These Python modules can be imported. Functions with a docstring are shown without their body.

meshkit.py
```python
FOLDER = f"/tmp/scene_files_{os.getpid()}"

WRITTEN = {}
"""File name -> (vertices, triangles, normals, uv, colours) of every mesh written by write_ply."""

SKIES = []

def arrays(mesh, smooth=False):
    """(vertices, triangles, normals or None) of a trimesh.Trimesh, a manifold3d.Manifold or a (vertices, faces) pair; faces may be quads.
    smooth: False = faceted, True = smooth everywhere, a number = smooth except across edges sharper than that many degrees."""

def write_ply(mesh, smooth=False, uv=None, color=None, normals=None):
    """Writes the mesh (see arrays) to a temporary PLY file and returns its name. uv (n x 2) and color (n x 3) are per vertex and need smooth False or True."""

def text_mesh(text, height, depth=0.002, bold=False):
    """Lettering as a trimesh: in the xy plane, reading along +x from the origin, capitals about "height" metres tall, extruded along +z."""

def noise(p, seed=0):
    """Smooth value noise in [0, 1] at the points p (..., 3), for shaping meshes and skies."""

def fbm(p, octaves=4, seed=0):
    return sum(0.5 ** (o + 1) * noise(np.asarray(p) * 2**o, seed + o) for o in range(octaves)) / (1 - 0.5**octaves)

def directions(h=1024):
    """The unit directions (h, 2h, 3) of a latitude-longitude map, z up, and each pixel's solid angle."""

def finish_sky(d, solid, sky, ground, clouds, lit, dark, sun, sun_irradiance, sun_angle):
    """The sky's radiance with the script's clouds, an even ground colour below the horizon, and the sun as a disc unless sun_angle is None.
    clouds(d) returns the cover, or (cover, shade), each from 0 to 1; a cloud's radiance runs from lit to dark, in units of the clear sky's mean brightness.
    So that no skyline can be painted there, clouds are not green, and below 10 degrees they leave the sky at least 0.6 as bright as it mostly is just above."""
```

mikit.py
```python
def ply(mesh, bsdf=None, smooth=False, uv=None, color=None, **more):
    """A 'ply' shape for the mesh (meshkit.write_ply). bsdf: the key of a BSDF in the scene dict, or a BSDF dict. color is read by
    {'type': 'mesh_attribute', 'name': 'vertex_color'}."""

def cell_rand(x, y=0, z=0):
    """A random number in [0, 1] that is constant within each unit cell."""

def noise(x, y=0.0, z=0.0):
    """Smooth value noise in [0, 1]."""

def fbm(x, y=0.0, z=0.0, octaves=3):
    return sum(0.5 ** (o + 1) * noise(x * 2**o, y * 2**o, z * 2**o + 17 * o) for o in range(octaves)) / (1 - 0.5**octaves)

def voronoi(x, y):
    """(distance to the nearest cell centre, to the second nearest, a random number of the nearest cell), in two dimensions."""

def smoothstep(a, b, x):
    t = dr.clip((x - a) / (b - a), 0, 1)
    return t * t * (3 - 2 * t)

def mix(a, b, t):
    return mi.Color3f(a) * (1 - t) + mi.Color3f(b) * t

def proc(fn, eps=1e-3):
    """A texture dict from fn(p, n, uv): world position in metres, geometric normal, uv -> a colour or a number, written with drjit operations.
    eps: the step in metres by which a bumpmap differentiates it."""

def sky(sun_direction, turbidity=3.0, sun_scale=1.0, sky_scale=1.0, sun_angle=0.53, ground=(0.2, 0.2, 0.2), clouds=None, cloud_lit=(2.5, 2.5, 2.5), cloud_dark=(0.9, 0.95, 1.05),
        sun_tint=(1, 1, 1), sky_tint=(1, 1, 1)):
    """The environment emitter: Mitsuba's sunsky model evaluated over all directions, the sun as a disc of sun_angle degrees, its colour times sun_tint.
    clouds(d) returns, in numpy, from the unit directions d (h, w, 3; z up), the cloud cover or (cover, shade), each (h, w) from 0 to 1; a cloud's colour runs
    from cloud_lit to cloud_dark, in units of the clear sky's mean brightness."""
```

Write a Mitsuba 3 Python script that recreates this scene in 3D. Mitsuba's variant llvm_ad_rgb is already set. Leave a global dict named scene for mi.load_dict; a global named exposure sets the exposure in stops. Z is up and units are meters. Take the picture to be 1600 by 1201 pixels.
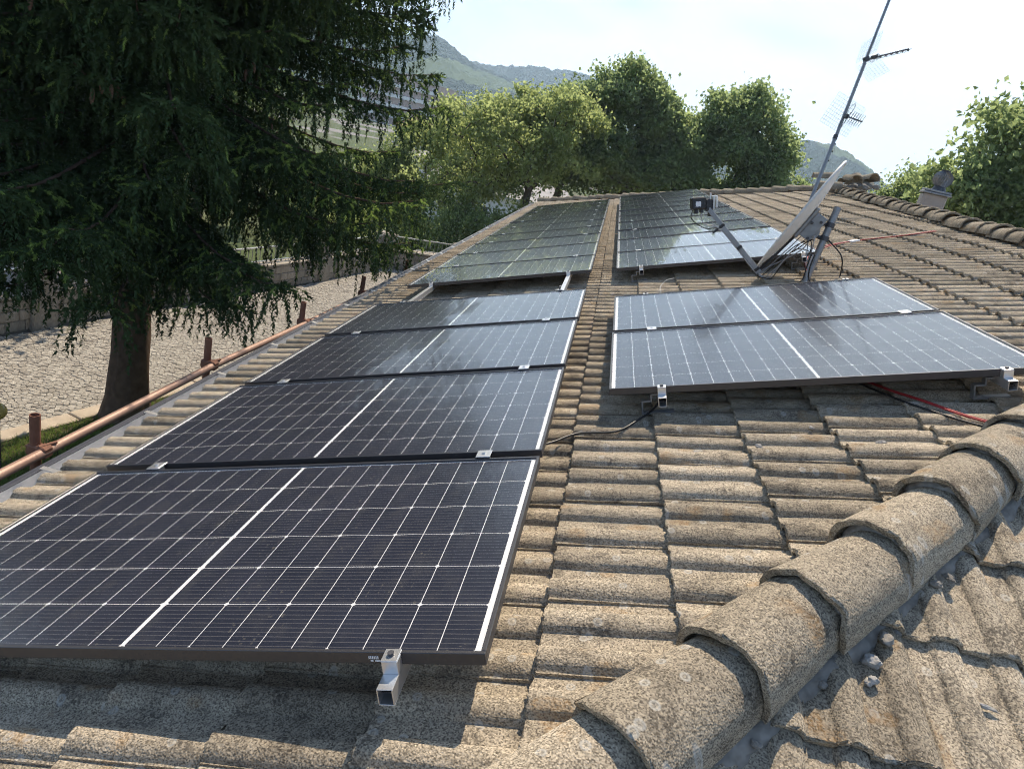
import math, numpy as np, trimesh, drjit as dr, mitsuba as mi, mikit, meshkit
import shapely
from shapely.geometry import Polygon, Point
from scipy.spatial import Voronoi, cKDTree

scene, labels = {'type': 'scene'}, {}
rng = np.random.default_rng(7)
T4 = mi.ScalarTransform4f

# ---------------------------------------------------------------- camera, sky, exposure
PITCH = math.radians(18.5)                      # slope of the roof
CT, ST, TT = math.cos(PITCH), math.sin(PITCH), math.tan(PITCH)
CAM = np.array([0.01264, -1.20252, 1.02497])
RIGHT = np.array([0.96540, 0.14765, 0.21493])
DOWN = np.array([0.25138, -0.30795, -0.91759])
FWD = np.array([-0.06930, 0.93987, -0.33441])
SUN = np.array([0.081, 0.80, 1.06])
exposure = 2.15
scene['camera'] = {'type': 'perspective', 'fov': 72.305, 'fov_axis': 'x', 'near_clip': 0.05, 'far_clip': 9000.0,
                   'to_world': T4().look_at(origin=CAM.tolist(), target=(CAM + FWD).tolist(), up=(-DOWN).tolist()),
                   'medium': {'type': 'ref', 'id': 'haze_air'}}


def cloud_cover(d):
    s = SUN / np.linalg.norm(SUN)
    p = d / (0.25 + np.abs(d[..., 2:3]))
    n = meshkit.fbm(p * 1.1 + [3.1, 0.7, 5.0], 5, 3)
    wisp = np.clip((n - 0.38) / 0.26, 0, 1)
    veil = np.clip(0.12 + 0.95 * ((d @ s) * 0.5 + 0.5) ** 3, 0, 1)
    e = np.clip((d[..., 2] - 0.34) / 0.5, 0, 1)
    band = 1 - 0.86 * e * e * (3 - 2 * e)                                  # bright summer haze low down, clear overhead
    return np.clip((0.50 + 0.50 * wisp) * veil * 1.7 * band, 0, 1), np.clip(1 - n * 1.5, 0, 1) * 0.2


scene['sky'] = mikit.sky(SUN.tolist(), turbidity=2.6, clouds=cloud_cover, sun_tint=(1.04, 1.06, 1.09), sky_tint=(0.90, 1.01, 1.12), cloud_lit=(2.9, 3.35, 3.8),
                         cloud_dark=(1.3, 1.6, 1.9), ground=(0.16, 0.17, 0.13))
scene['haze_air'] = {'type': 'homogeneous', 'albedo': {'type': 'rgb', 'value': [0.60, 0.79, 1.0]}, 'sigma_t': 0.00042, 'phase': {'type': 'hg', 'g': 0.25}}


# ---------------------------------------------------------------- helpers
def R2W(v, u, n=0.0):
    """roof coordinates (up the slope, along the eave, off the panels' plane) -> world"""
    return np.array([v * CT - n * ST, u, v * ST + n * CT])


MR = np.array([[CT, 0, -ST, 0], [0, 1, 0, 0], [ST, 0, CT, 0], [0, 0, 0, 1.0]])


def mv(x=0, y=0, z=0):
    m = np.eye(4)
    m[:3, 3] = x, y, z
    return m


def rotz(a):
    m = np.eye(4)
    m[:2, :2] = [[math.cos(a), -math.sin(a)], [math.sin(a), math.cos(a)]]
    return m


def frame(o, x, y, z):
    m = np.eye(4)
    m[:3, 0], m[:3, 1], m[:3, 2], m[:3, 3] = x, y, z, o
    return m


def norm(a):
    a = np.asarray(a, float)
    return a / np.linalg.norm(a)


def toward(o, d, up=(0, 0, 1)):
    """frame at o whose z runs along d"""
    z = norm(d)
    if abs(np.dot(z, norm(up))) > 0.97:
        up = (1, 0, 0)
    x = norm(np.cross(up, z))
    return frame(o, x, np.cross(z, x), z)


def M(m):
    return T4(np.asarray(m, float).tolist())


def px(p):
    c = np.stack([RIGHT, DOWN, FWD]) @ (np.asarray(p, float) - CAM)
    return (800 + 1095 * c[0] / c[2], 600.5 + 1095 * c[1] / c[2], c[2])


def seen(p, margin=60):
    x, y, z = px(p)
    return z > 0.1 and -margin < x < 1600 + margin and -margin < y < 1201 + margin


def box(x0, x1, y0, y1, z0, z1):
    b = trimesh.creation.box((x1 - x0, y1 - y0, z1 - z0))
    b.apply_translation(((x0 + x1) / 2, (y0 + y1) / 2, (z0 + z1) / 2))
    return b


def cbox(x0, x1, y0, y1, z0, z1, c=0.003):
    """a box with chamfered edges"""
    P = []
    for sx in (0, 1):
        for sy in (0, 1):
            for sz in (0, 1):
                q = np.array([(x0, x1)[sx], (y0, y1)[sy], (z0, z1)[sz]])
                s = np.array([1 - 2 * sx, 1 - 2 * sy, 1 - 2 * sz]) * c
                for k in range(3):
                    e = s.copy()
                    e[k] = 0
                    P.append(q + e)
    return trimesh.convex.convex_hull(np.array(P))


def tube(points, radius, n=8, cap=True):
    """a tube along the points; radius a number or one per point"""
    P = np.asarray(points, float)
    rad = np.broadcast_to(np.asarray(radius, float), len(P))
    tan = np.gradient(P, axis=0)
    tan /= np.linalg.norm(tan, axis=1, keepdims=True) + 1e-12
    ref = np.array([0, 0, 1.0]) if abs(tan[0, 2]) < 0.9 else np.array([1.0, 0, 0])
    x = norm(np.cross(ref, tan[0]))
    V = []
    ang = np.arange(n) * 2 * np.pi / n
    for i in range(len(P)):
        x = norm(x - tan[i] * np.dot(x, tan[i]))
        y = np.cross(tan[i], x)
        V.append(P[i] + rad[i] * (np.cos(ang)[:, None] * x + np.sin(ang)[:, None] * y))
    V = np.vstack(V)
    F = []
    j = np.arange(n)
    for i in range(len(P) - 1):
        a, b = i * n + j, i * n + (j + 1) % n
        F += [np.stack([a, b, b + n], 1), np.stack([a, b + n, a + n], 1)]
    if cap:
        V = np.vstack([V, P[:1], P[-1:]])
        c0, c1, e = len(V) - 2, len(V) - 1, (len(P) - 1) * n
        F += [np.stack([j * 0 + c0, (j + 1) % n, j], 1), np.stack([j * 0 + c1, e + j, e + (j + 1) % n], 1)]
    return trimesh.Trimesh(V, np.vstack(F), process=False)


def pipe(r_out, r_in, length, n=18):
    prof = np.array([[r_in, 0], [r_out, 0], [r_out, length], [r_in, length], [r_in, 0]])
    return trimesh.creation.revolve(prof, sections=n)


def cat(ms):
    return trimesh.util.concatenate(ms)


def moved(mesh, m):
    c = mesh.copy()
    c.apply_transform(m)
    return c


def bezier(pts, n=20):
    """Catmull-Rom through the points"""
    P = np.asarray(pts, float)
    P = np.vstack([2 * P[0] - P[1], P, 2 * P[-1] - P[-2]])
    out = []
    for i in range(1, len(P) - 2):
        t = np.linspace(0, 1, n, endpoint=False)[:, None]
        a, b, c, d = P[i - 1:i + 3]
        out.append(0.5 * (2 * b + (c - a) * t + (2 * a - 5 * b + 4 * c - d) * t**2 + (3 * b - a - 3 * c + d) * t**3))
    return np.vstack(out + [P[-2:-1]])


def grid_sheet(xs, ys, zf):
    X, Y = np.meshgrid(xs, ys)
    Z = zf(X, Y)
    n, m_ = X.shape
    V = np.stack([X.ravel(), Y.ravel(), Z.ravel()], 1)
    i = np.arange(n * m_).reshape(n, m_)
    a, b, c, d = i[:-1, :-1].ravel(), i[:-1, 1:].ravel(), i[1:, 1:].ravel(), i[1:, :-1].ravel()
    return trimesh.Trimesh(V, np.vstack([np.stack([a, b, c], 1), np.stack([a, c, d], 1)]), process=False)




COUNT = {}
# the roof lies a little deeper under the panels than first measured: what belongs to it is scaled from the viewpoint it was surveyed from
SURVEY = np.eye(4)
SURVEY[:3, :3] *= 1.035
SURVEY[:3, 3] = CAM * (1 - 1.035)
on_roof = False


def numbered(name):
    k = COUNT[name] = COUNT.get(name, 0) + 1
    return name if k == 1 else f'{name}_{k - 1:03d}'


def put(name, mesh, bsdf, parent=None, smooth=False, m=None, **more):
    """one entry of the scene"""
    key = numbered(name if parent is None else f'{parent}__{name}')
    d = mesh if isinstance(mesh, dict) else mikit.ply(mesh, bsdf, smooth=smooth, **more)
    if on_roof:
        m = SURVEY if m is None else SURVEY @ m
    if m is not None:
        d = {**d, 'to_world': M(m)}
    if bsdf is not None and isinstance(mesh, dict):
        d = {**d, 'bsdf': {'type': 'ref', 'id': bsdf}}
    scene[key] = d
    return key


def thing(name, label, cat_, group=None):
    key = numbered(name)
    labels[key] = {'label': label, 'category': cat_}
    if group:
        labels[key]['group'] = group
    return key


def tag(key, label=None, cat_=None, group=None, kind=None):
    d = labels.setdefault(key, {})
    for k, v in (('label', label), ('category', cat_), ('group', group), ('kind', kind)):
        if v:
            d[k] = v
    return key


def blob(r, seed, rough=0.35, sub=2, squash=(1, 1, 1)):
    s = trimesh.creation.icosphere(subdivisions=sub, radius=1.0)
    n = meshkit.fbm(s.vertices * 1.6 + seed * 7.3, 3, seed)
    s.vertices = s.vertices * (1 + rough * (n[:, None] - 0.5) * 2) * r * np.array(squash)
    return s


# ---------------------------------------------------------------- materials
def mat(name, color, rough=0.8, metallic=0.0, spec=0.5, bump=None, bump_scale=1.0, eps=1e-3, two=True, **more):
    c = mikit.proc(color) if callable(color) else {'type': 'rgb', 'value': list(color)}
    b = {'type': 'principled', 'base_color': c, 'roughness': rough, 'metallic': metallic, 'specular': spec, **more}
    if bump is not None:
        b = {'type': 'bumpmap', 'arbitrary': mikit.proc(bump, eps), 'scale': bump_scale, 'bsdf': b}
    scene[name] = {'type': 'twosided', 'bsdf': b} if two else b


def tile_color(tone, off):
    """sanded concrete: light and dark grains, dark algae patches, pale and rusty lichens"""
    def fn(p, n, uv):
        x, y, z = p.x + off, p.y + off * 0.7, p.z
        big = mikit.fbm(x * 7, y * 7, z * 7, 3)
        grain = mikit.noise(x * 340, y * 340, z * 340)
        grit = mikit.noise(x * 170, y * 170, z * 170)
        c = mikit.mix([v * tone for v in (0.268, 0.228, 0.170)], [v * tone for v in (0.395, 0.342, 0.262)], big)
        c = c * (0.34 + 0.70 * mikit.smoothstep(0.12, 0.80, grain) + 0.62 * grain * grit)
        algae = mikit.smoothstep(0.46, 0.78, mikit.fbm(x * 15 + 40, y * 15, z * 15, 3)) * mikit.smoothstep(0.25, 0.70, grit)
        c = mikit.mix(c, mi.Color3f(0.055, 0.048, 0.040) * tone, algae * 0.75)
        d1, d2, k = mikit.voronoi(x * 21 + z * 9, y * 21)
        ring = mikit.smoothstep(0.30, 0.20, d1) * dr.select(k > 0.885, 1.0, 0.0) * (0.35 + 0.65 * mikit.smoothstep(0.08, 0.20, d1))
        c = mikit.mix(c, mi.Color3f(0.44, 0.44, 0.41), ring * 0.48)
        rust = mikit.smoothstep(0.68, 0.78, mikit.fbm(x * 11 + 9, y * 11 + 31, z * 11, 2)) * grit
        return mikit.mix(c, mi.Color3f(0.30, 0.17, 0.06), rust * 0.5)
    return fn


def tile_bump(p, n, uv):
    return mikit.noise(p.x * 300, p.y * 300, p.z * 300) * 0.6 + mikit.fbm(p.x * 70, p.y * 70, p.z * 70, 2) * 0.7


for i, (tone, off) in enumerate(((1.0, 0.0), (0.78, 3.7), (1.14, 8.1))):
    mat(f'tile_mat_{i}', tile_color(tone, off), 0.95, spec=0.15, bump=tile_bump, bump_scale=0.0030, eps=0.0010)
mat('cap_mat', tile_color(0.86, 5.3), 0.95, spec=0.15, bump=tile_bump, bump_scale=0.0036, eps=0.0010)
mat('far_tile_mat', lambda p, n, uv: mikit.mix((0.17, 0.125, 0.085), (0.30, 0.235, 0.165), mikit.fbm(p.x * 5, p.y * 9, p.z * 5, 3)) * (0.8 + 0.4 * mikit.noise(p.x * 40, p.y * 40, p.z * 40)), 0.95, spec=0.15)
mat('mortar_grey', lambda p, n, uv: mikit.mix((0.10, 0.092, 0.080), (0.30, 0.285, 0.26), mikit.fbm(p.x * 45, p.y * 45, p.z * 45, 3)), 0.95, spec=0.1)
mat('mortar_mat', lambda p, n, uv: mikit.mix((0.15, 0.145, 0.135), (0.46, 0.45, 0.43), mikit.fbm(p.x * 60, p.y * 60, p.z * 60, 3)), 0.95, spec=0.1)
mat('plaster_mat', lambda p, n, uv: mikit.mix((0.42, 0.36, 0.29), (0.50, 0.44, 0.36), mikit.fbm(p.x * 3, p.y * 3, p.z * 3, 3)), 0.9)
mat('chimney_mat', lambda p, n, uv: mikit.mix((0.30, 0.26, 0.23), (0.40, 0.35, 0.31), mikit.fbm(p.x * 9, p.y * 9, p.z * 9, 3)), 0.9)


def cell_color(p, n, uv):
    bus = dr.abs(uv.y * 10 - dr.floor(uv.y * 10) - 0.5)
    line = mikit.smoothstep(0.055, 0.03, bus)
    c = mikit.mix((0.020, 0.0235, 0.036), (0.028, 0.032, 0.048), mikit.noise(p.x * 9, p.y * 9, p.z * 9))
    dust = mikit.smoothstep(0.45, 0.9, mikit.fbm(p.x * 22, p.y * 22, p.z * 22, 3))
    return mikit.mix(mikit.mix(c, mi.Color3f(0.11, 0.11, 0.12), line), mi.Color3f(0.13, 0.125, 0.11), dust * 0.10 + 0.5 * mikit.smoothstep(0.80, 0.90, mikit.noise(p.x * 120, p.y * 120, p.z * 120)) * mikit.smoothstep(0.5, 0.7, mikit.noise(p.x * 9 + 4, p.y * 9, p.z * 9)))


# cells and backsheet are laminated to the textured rear of the glass: a slightly rough coat over each
scene['cell_mat'] = {'type': 'roughplastic', 'diffuse_reflectance': mikit.proc(cell_color), 'int_ior': 1.50, 'alpha': 0.07, 'nonlinear': False}
scene['backsheet_mat'] = {'type': 'roughplastic', 'diffuse_reflectance': {'type': 'rgb', 'value': [0.66, 0.67, 0.68]}, 'int_ior': 1.50, 'alpha': 0.07, 'nonlinear': False}
scene['panel_glass'] = {'type': 'thindielectric', 'int_ior': 1.05}
mat('frame_black', (0.030, 0.030, 0.034), 0.38, metallic=0.0, spec=0.7)
mat('aluminium', lambda p, n, uv: mikit.mix((0.60, 0.61, 0.62), (0.74, 0.75, 0.76), mikit.noise(p.x * 30, p.y * 4, p.z * 30)), 0.36, metallic=0.85)
mat('galvanised', lambda p, n, uv: mikit.mix((0.20, 0.21, 0.225), (0.34, 0.35, 0.36), mikit.fbm(p.x * 28, p.y * 28, p.z * 28, 2)), 0.5, metallic=0.6)
mat('dark_steel', (0.06, 0.062, 0.07), 0.5, metallic=0.3)
mat('hollow_dark', (0.03, 0.03, 0.03), 0.8)
mat('black_plastic', (0.016, 0.016, 0.018), 0.42)
mat('white_plastic', (0.66, 0.67, 0.68), 0.45)
mat('cable_red', (0.30, 0.018, 0.02), 0.4)
mat('cable_black', (0.013, 0.013, 0.014), 0.45)
mat('cable_grey', (0.36, 0.36, 0.37), 0.5)
mat('dish_grey', lambda p, n, uv: mikit.mix((0.58, 0.56, 0.52), (0.68, 0.66, 0.62), mikit.fbm(p.x * 8, p.y * 8, p.z * 8, 3)), 0.5)
mat('rust_steel', lambda p, n, uv: mikit.mix((0.10, 0.042, 0.026), (0.27, 0.125, 0.078), mikit.fbm(p.x * 14, p.y * 9, p.z * 14, 4)), 0.7, metallic=0.25)
mat('pale_rust', lambda p, n, uv: mikit.mix((0.20, 0.115, 0.085), (0.38, 0.25, 0.19), mikit.fbm(p.x * 11, p.y * 5, p.z * 11, 4)), 0.55, metallic=0.3)
mat('gutter_dark', (0.045, 0.05, 0.065), 0.5, metallic=0.3)
mat('gutter_mat', lambda p, n, uv: mikit.mix((0.33, 0.345, 0.37), (0.50, 0.515, 0.54), mikit.fbm(p.x * 7, p.y * 2.5, p.z * 7, 3)), 0.42, metallic=0.55)

# ---------------------------------------------------------------- the house: roof faces, tiles, caps
on_roof = True
HOUSE = thing('house', 'house under a brown concrete tile hip roof that carries rows of black solar panels', 'house')
ROOF = HOUSE + '__roof'
MOD, GAUGE, LEN = 0.277, 0.327, 0.368


ROLL_X = np.array([-1, -0.93, -0.86, -0.74, -0.52, -0.26, 0, 0.26, 0.52, 0.74, 0.86, 0.93, 1])


def tile_profile(fine):
    a = np.unique(np.concatenate([[-0.012, 0.0, 0.03], 0.087 + ROLL_X * 0.040, [0.157], 0.2255 + ROLL_X * 0.040, [0.2705]]))

    def z(a):
        def roll(t):                                                       # half-round crest on a short fillet
            t = np.abs(t) / 0.040
            return np.where(t < 0.86, np.sqrt(np.clip(1 - (t / 0.93) ** 2.2, 0, 1)), np.clip((1 - t) / 0.14, 0, 1) ** 1.6 * 0.40)
        r = roll(a - 0.087) + roll(a - 0.2255)
        z = 0.0255 * r + 0.0015 * np.sin(a * 45)
        return z + np.where(a < 0.035, -0.004, 0) + np.where(a > 0.262, 0.003, 0)
    return a, z(a)


def tile_mesh(fine=9, seed=0):
    a, z = tile_profile(fine)
    r = np.random.default_rng(seed)
    s = np.array([0.0, 0.004, 0.12, 0.24, LEN])
    lift = np.array([0.021, 0.025, 0.0165, 0.0085, 0.0])
    V = []
    for si, li in zip(s, lift):
        wob = 0.0010 * r.standard_normal(len(a)) + (0.0022 * r.standard_normal(len(a)) if si == 0 else 0)
        V.append(np.stack([a, np.full_like(a, si) + (0.0025 * r.standard_normal(len(a)) if si < 0.01 else 0), z + li + wob], 1))
    V.append(np.stack([a, np.full_like(a, 0.002), z + 0.0085], 1))       # foot of the front edge
    n = len(a)
    F = []
    i = np.arange(n - 1)
    for k in range(len(s) - 1):
        F += [np.stack([k * n + i, k * n + i + 1, (k + 1) * n + i + 1], 1), np.stack([k * n + i, (k + 1) * n + i + 1, (k + 1) * n + i], 1)]
    k = len(s)
    F += [np.stack([k * n + i, k * n + i + 1, i + 1], 1), np.stack([k * n + i, i + 1, i], 1)]
    V = np.vstack(V)
    base = len(V)                                                          # the right-hand side edge
    e = np.array([[kk * n + n - 1] for kk in range(len(s))]).ravel()
    low = V[e] - [0.0005, 0, 0.010]
    V = np.vstack([V, low])
    for kk in range(len(s) - 1):
        F.append(np.array([[e[kk], base + kk, base + kk + 1], [e[kk], base + kk + 1, e[kk + 1]]]))
    return trimesh.Trimesh(V, np.vstack(F), process=False)


TILES = [tile_mesh(9, k) for k in range(5)]
TILE_PLY = [mikit.ply(t, 'tile_mat_0', smooth=50) for t in TILES]
PAN = -0.136
all_tiles = []                                                             # (weight, matrix, mesh index or clipped mesh, tone)


def in_panel(v, u, pad=0.0):
    return any(v0 + pad < v < v0 + 1.755 - pad and u0 + pad < u < u1 - pad for v0, u0, u1 in ARRAYS)


ARRAYS = [(-1.755, 0.0, 4.37), (-1.753, 5.236, 15.8), (0.2275, 1.741, 3.87), (0.230, 5.244, 15.8)]


def lay_tiles(F, a_rng, s_rng, a0, s0, cuts, main=False):
    """F: frame of the face (x across, y up the slope, z out); cuts: planes (point, normal) in the face's (a, s): tiles stay on the normal's side"""
    for c in range(int(math.floor((s_rng[0] - s0) / GAUGE)), int(math.ceil((s_rng[1] - s0) / GAUGE)) + 1):
        for k in range(int(math.floor((a_rng[0] - a0) / MOD)) - 1, int(math.ceil((a_rng[1] - a0) / MOD)) + 1):
            a, s = a0 + k * MOD, s0 + c * GAUGE
            corner = np.array([[a, s], [a + MOD, s], [a, s + LEN], [a + MOD, s + LEN]])
            dist = [((corner - p) @ np.asarray(nrm)) for p, nrm in cuts]
            if any(d.max() <= 0.005 for d in dist) or s < s_rng[0] - 0.02:
                continue
            m = F @ mv(a, s + rng.normal(0, 0.0025), PAN + rng.normal(0, 0.0012)) @ rotz(rng.normal(0, 0.0035))
            tilt = np.eye(4)
            tilt[2, 0], tilt[2, 1] = rng.normal(0, 0.004), rng.normal(0, 0.004)
            m = m @ tilt
            idx = int(rng.integers(5))
            mesh = idx
            if any(d.min() < 0.0 for d in dist):
                g = TILES[idx].copy()
                inv = np.linalg.inv(m)
                for (p, nrm), d in zip(cuts, dist):
                    if d.min() < 0 and len(g.faces):
                        pw = (F @ np.array([p[0], p[1], 0, 1]))[:3]
                        nw = F[:3, :3] @ np.array([nrm[0], nrm[1], 0])
                        g = trimesh.intersections.slice_mesh_plane(g, inv[:3, :3] @ nw, (inv @ np.append(pw, 1))[:3])
                if not len(g.faces):
                    continue
                mesh = g
            ctr = (m @ np.array([MOD / 2, GAUGE / 2, 0.02, 1]))[:3]
            x, y, z = px(ctr)
            w = 0
            if seen(ctr, 130):
                w = 1 / z**2
                if main:
                    q = MR[:3, :3].T @ ctr
                    if in_panel(q[0], q[1], 0.22):
                        w *= 0.02
            tone = int(rng.choice(3, p=[0.55, 0.28, 0.17]))
            all_tiles.append((w, m, mesh, tone))


# main face: a = -u, s = v; end face over the viewer's side; the back faces
F_MAIN = frame([0, 0, 0], [0, -1, 0], [CT, 0, ST], [-ST, 0, CT])
F_END = frame([0, 0, 0.418 * TT], [1, 0, 0], [0, CT, ST], [0, -ST, CT])
RIDGE = lambda u: 3.62 + 0.075 * (u - 5.0)
EAVE_V = -2.204
FH0, FH1 = np.array([-2.2, 20.1]), np.array([4.28, 13.8])                 # the far hip in (v, u)
fh = norm(FH1 - FH0)
HIPN = norm([-1.0, -CT])                                                   # inside of the near hip in (a=-u, s=v): u - v cos t > -.418
near_cut = (np.array([0.418 - 0.0365, 0.0]), HIPN)
far_cut = (np.array([-FH0[1], FH0[0]]), norm([fh[0], fh[1]]) * 1.0)
far_n = np.array([fh[0], -fh[1]])                                          # candidate normal; point it at the face's inside
far_n = np.array([1.0, 0.0]) * 0 + np.array([fh[0], fh[1]])
d_face = np.array([-fh[1], fh[0]])                                         # direction of the hip in (a, s)
far_n = np.array([-d_face[1], d_face[0]])
if (np.array([-8.0, 0.0]) - np.array([-FH0[1], FH0[0]])) @ far_n < 0:
    far_n = -far_n
far_cut = (np.array([-FH0[1], FH0[0]]), far_n)
rd = norm(np.array([-1.0, 0.075]))
ridge_n = np.array([-rd[1], rd[0]])
ridge_cut = (np.array([-5.0, RIDGE(5.0) + 0.0]), ridge_n if ridge_n[1] < 0 else -ridge_n)
lay_tiles(F_MAIN, (-20.2, 2.8), (EAVE_V, 4.4), -0.069, 0.085, [near_cut, far_cut, ridge_cut], main=True)
# end face: X from the hip to the right, cut along the hip Y = X - .418
end_n = norm([1.0, -CT])
lay_tiles(F_END, (-2.6, 5.6), (-3.0, 3.2), 0.6815, -0.036, [(np.array([0.418, 0.0]), end_n), (np.array([3.60, 3.2]), norm([-1.0, -CT]))])
# back face: falls away beyond the ridge
RX0, RZ0 = R2W(RIDGE(5.0), 5.0)[[0, 2]]
RX1, RZ1 = R2W(RIDGE(13.8), 13.8)[[0, 2]]
rdir = norm([RX1 - RX0, 8.8, RZ1 - RZ0])
bup = norm(np.cross(rdir, norm(np.cross([CT, 0, -ST], rdir))))
bup = bup if bup[2] > 0 else -bup
bnor = np.cross(rdir, bup)
bnor, bx = (bnor, rdir) if bnor[2] > 0 else (-bnor, -rdir)
F_BACK = frame([RX0, 5.0, RZ0], bx, bup, bnor)
sgn = 1 if bx[1] > 0 else -1
lay_tiles(F_BACK, (min(-1.9 * sgn, 8.6 * sgn), max(-1.9 * sgn, 8.6 * sgn)), (-5.6, 0.0), 0.0, -5.6, [(np.array([0.0, 0.0]), np.array([0.0, -1.0])),
          (np.array([-1.9 * sgn, 0.0]), norm([sgn, -1.0])), (np.array([8.8 * sgn, 0.0]), norm([-sgn, -1.0]))])
all_tiles.sort(key=lambda t: -t[0])
rest = [[], [], []]
made = 0
for w, m, mesh, tone in all_tiles:
    if made < 300 and w > 0:
        made += 1
        d = TILE_PLY[mesh] if isinstance(mesh, int) else mikit.ply(mesh, 'tile_mat_0', smooth=50)
        put('roof_tile', d, f'tile_mat_{tone}', ROOF, m=m)
    else:
        rest[tone].append(moved(TILES[mesh] if isinstance(mesh, int) else mesh, m))
for tone in range(3):
    key = put('far_roof_tiles', cat(rest[tone]), f'tile_mat_{tone}', ROOF, smooth=50)
    tag(key, kind='stuff')

# the deck under the tiles, the walls under the eaves
hipZ = lambda x: x * TT - 0.19


def world_face(pts):
    return np.array(pts)


e0 = R2W(EAVE_V + 0.04, -2.6, -0.19)
eL0 = R2W(EAVE_V + 0.05, EAVE_V * CT - 0.40, -0.19)
eL1 = R2W(EAVE_V + 0.05, 20.0, -0.19)
rN = R2W(RIDGE(2.95), 2.95, -0.19)
rF = R2W(RIDGE(13.7), 13.7, -0.19)
bN = (F_BACK @ np.array([-7.6 * sgn, -5.55, -0.19, 1]))[:3]
bF = (F_BACK @ np.array([14.4 * sgn, -5.55, -0.19, 1]))[:3]
pts = np.array([eL0, eL1, rN, rF, bN, bF])
DV = np.vstack([pts, pts - [0, 0, 0.06]])
quads = [[0, 1, 3], [0, 3, 2], [2, 3, 5], [2, 5, 4], [0, 2, 4], [1, 5, 3]]
DF = quads + [[a + 6, c + 6, b + 6] for a, b, c in quads]
for a, b in ((0, 1), (1, 5), (5, 4), (4, 0)):
    DF += [[a, b, b + 6], [a, b + 6, a + 6]]
put('deck', trimesh.Trimesh(DV, DF, process=False), 'plaster_mat', ROOF)
wx0, wx1, wy0, wy1 = eL0[0] + 0.45, min(bN[0], bF[0]) - 0.5, eL0[1] + 0.5, eL1[1] - 0.5
wtop = eL0[2] - 0.02
for nm, (a, b, c, d) in (('wall', (wx0, wx0 + 0.3, wy0, wy1)), ('wall', (wx1 - 0.3, wx1, wy0, wy1)), ('wall', (wx0 + 0.3, wx1 - 0.3, wy0, wy0 + 0.3)), ('wall', (wx0 + 0.3, wx1 - 0.3, wy1 - 0.3, wy1))):
    put(nm, box(a, b, c, d, -3.95, wtop), 'plaster_mat', HOUSE)


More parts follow.
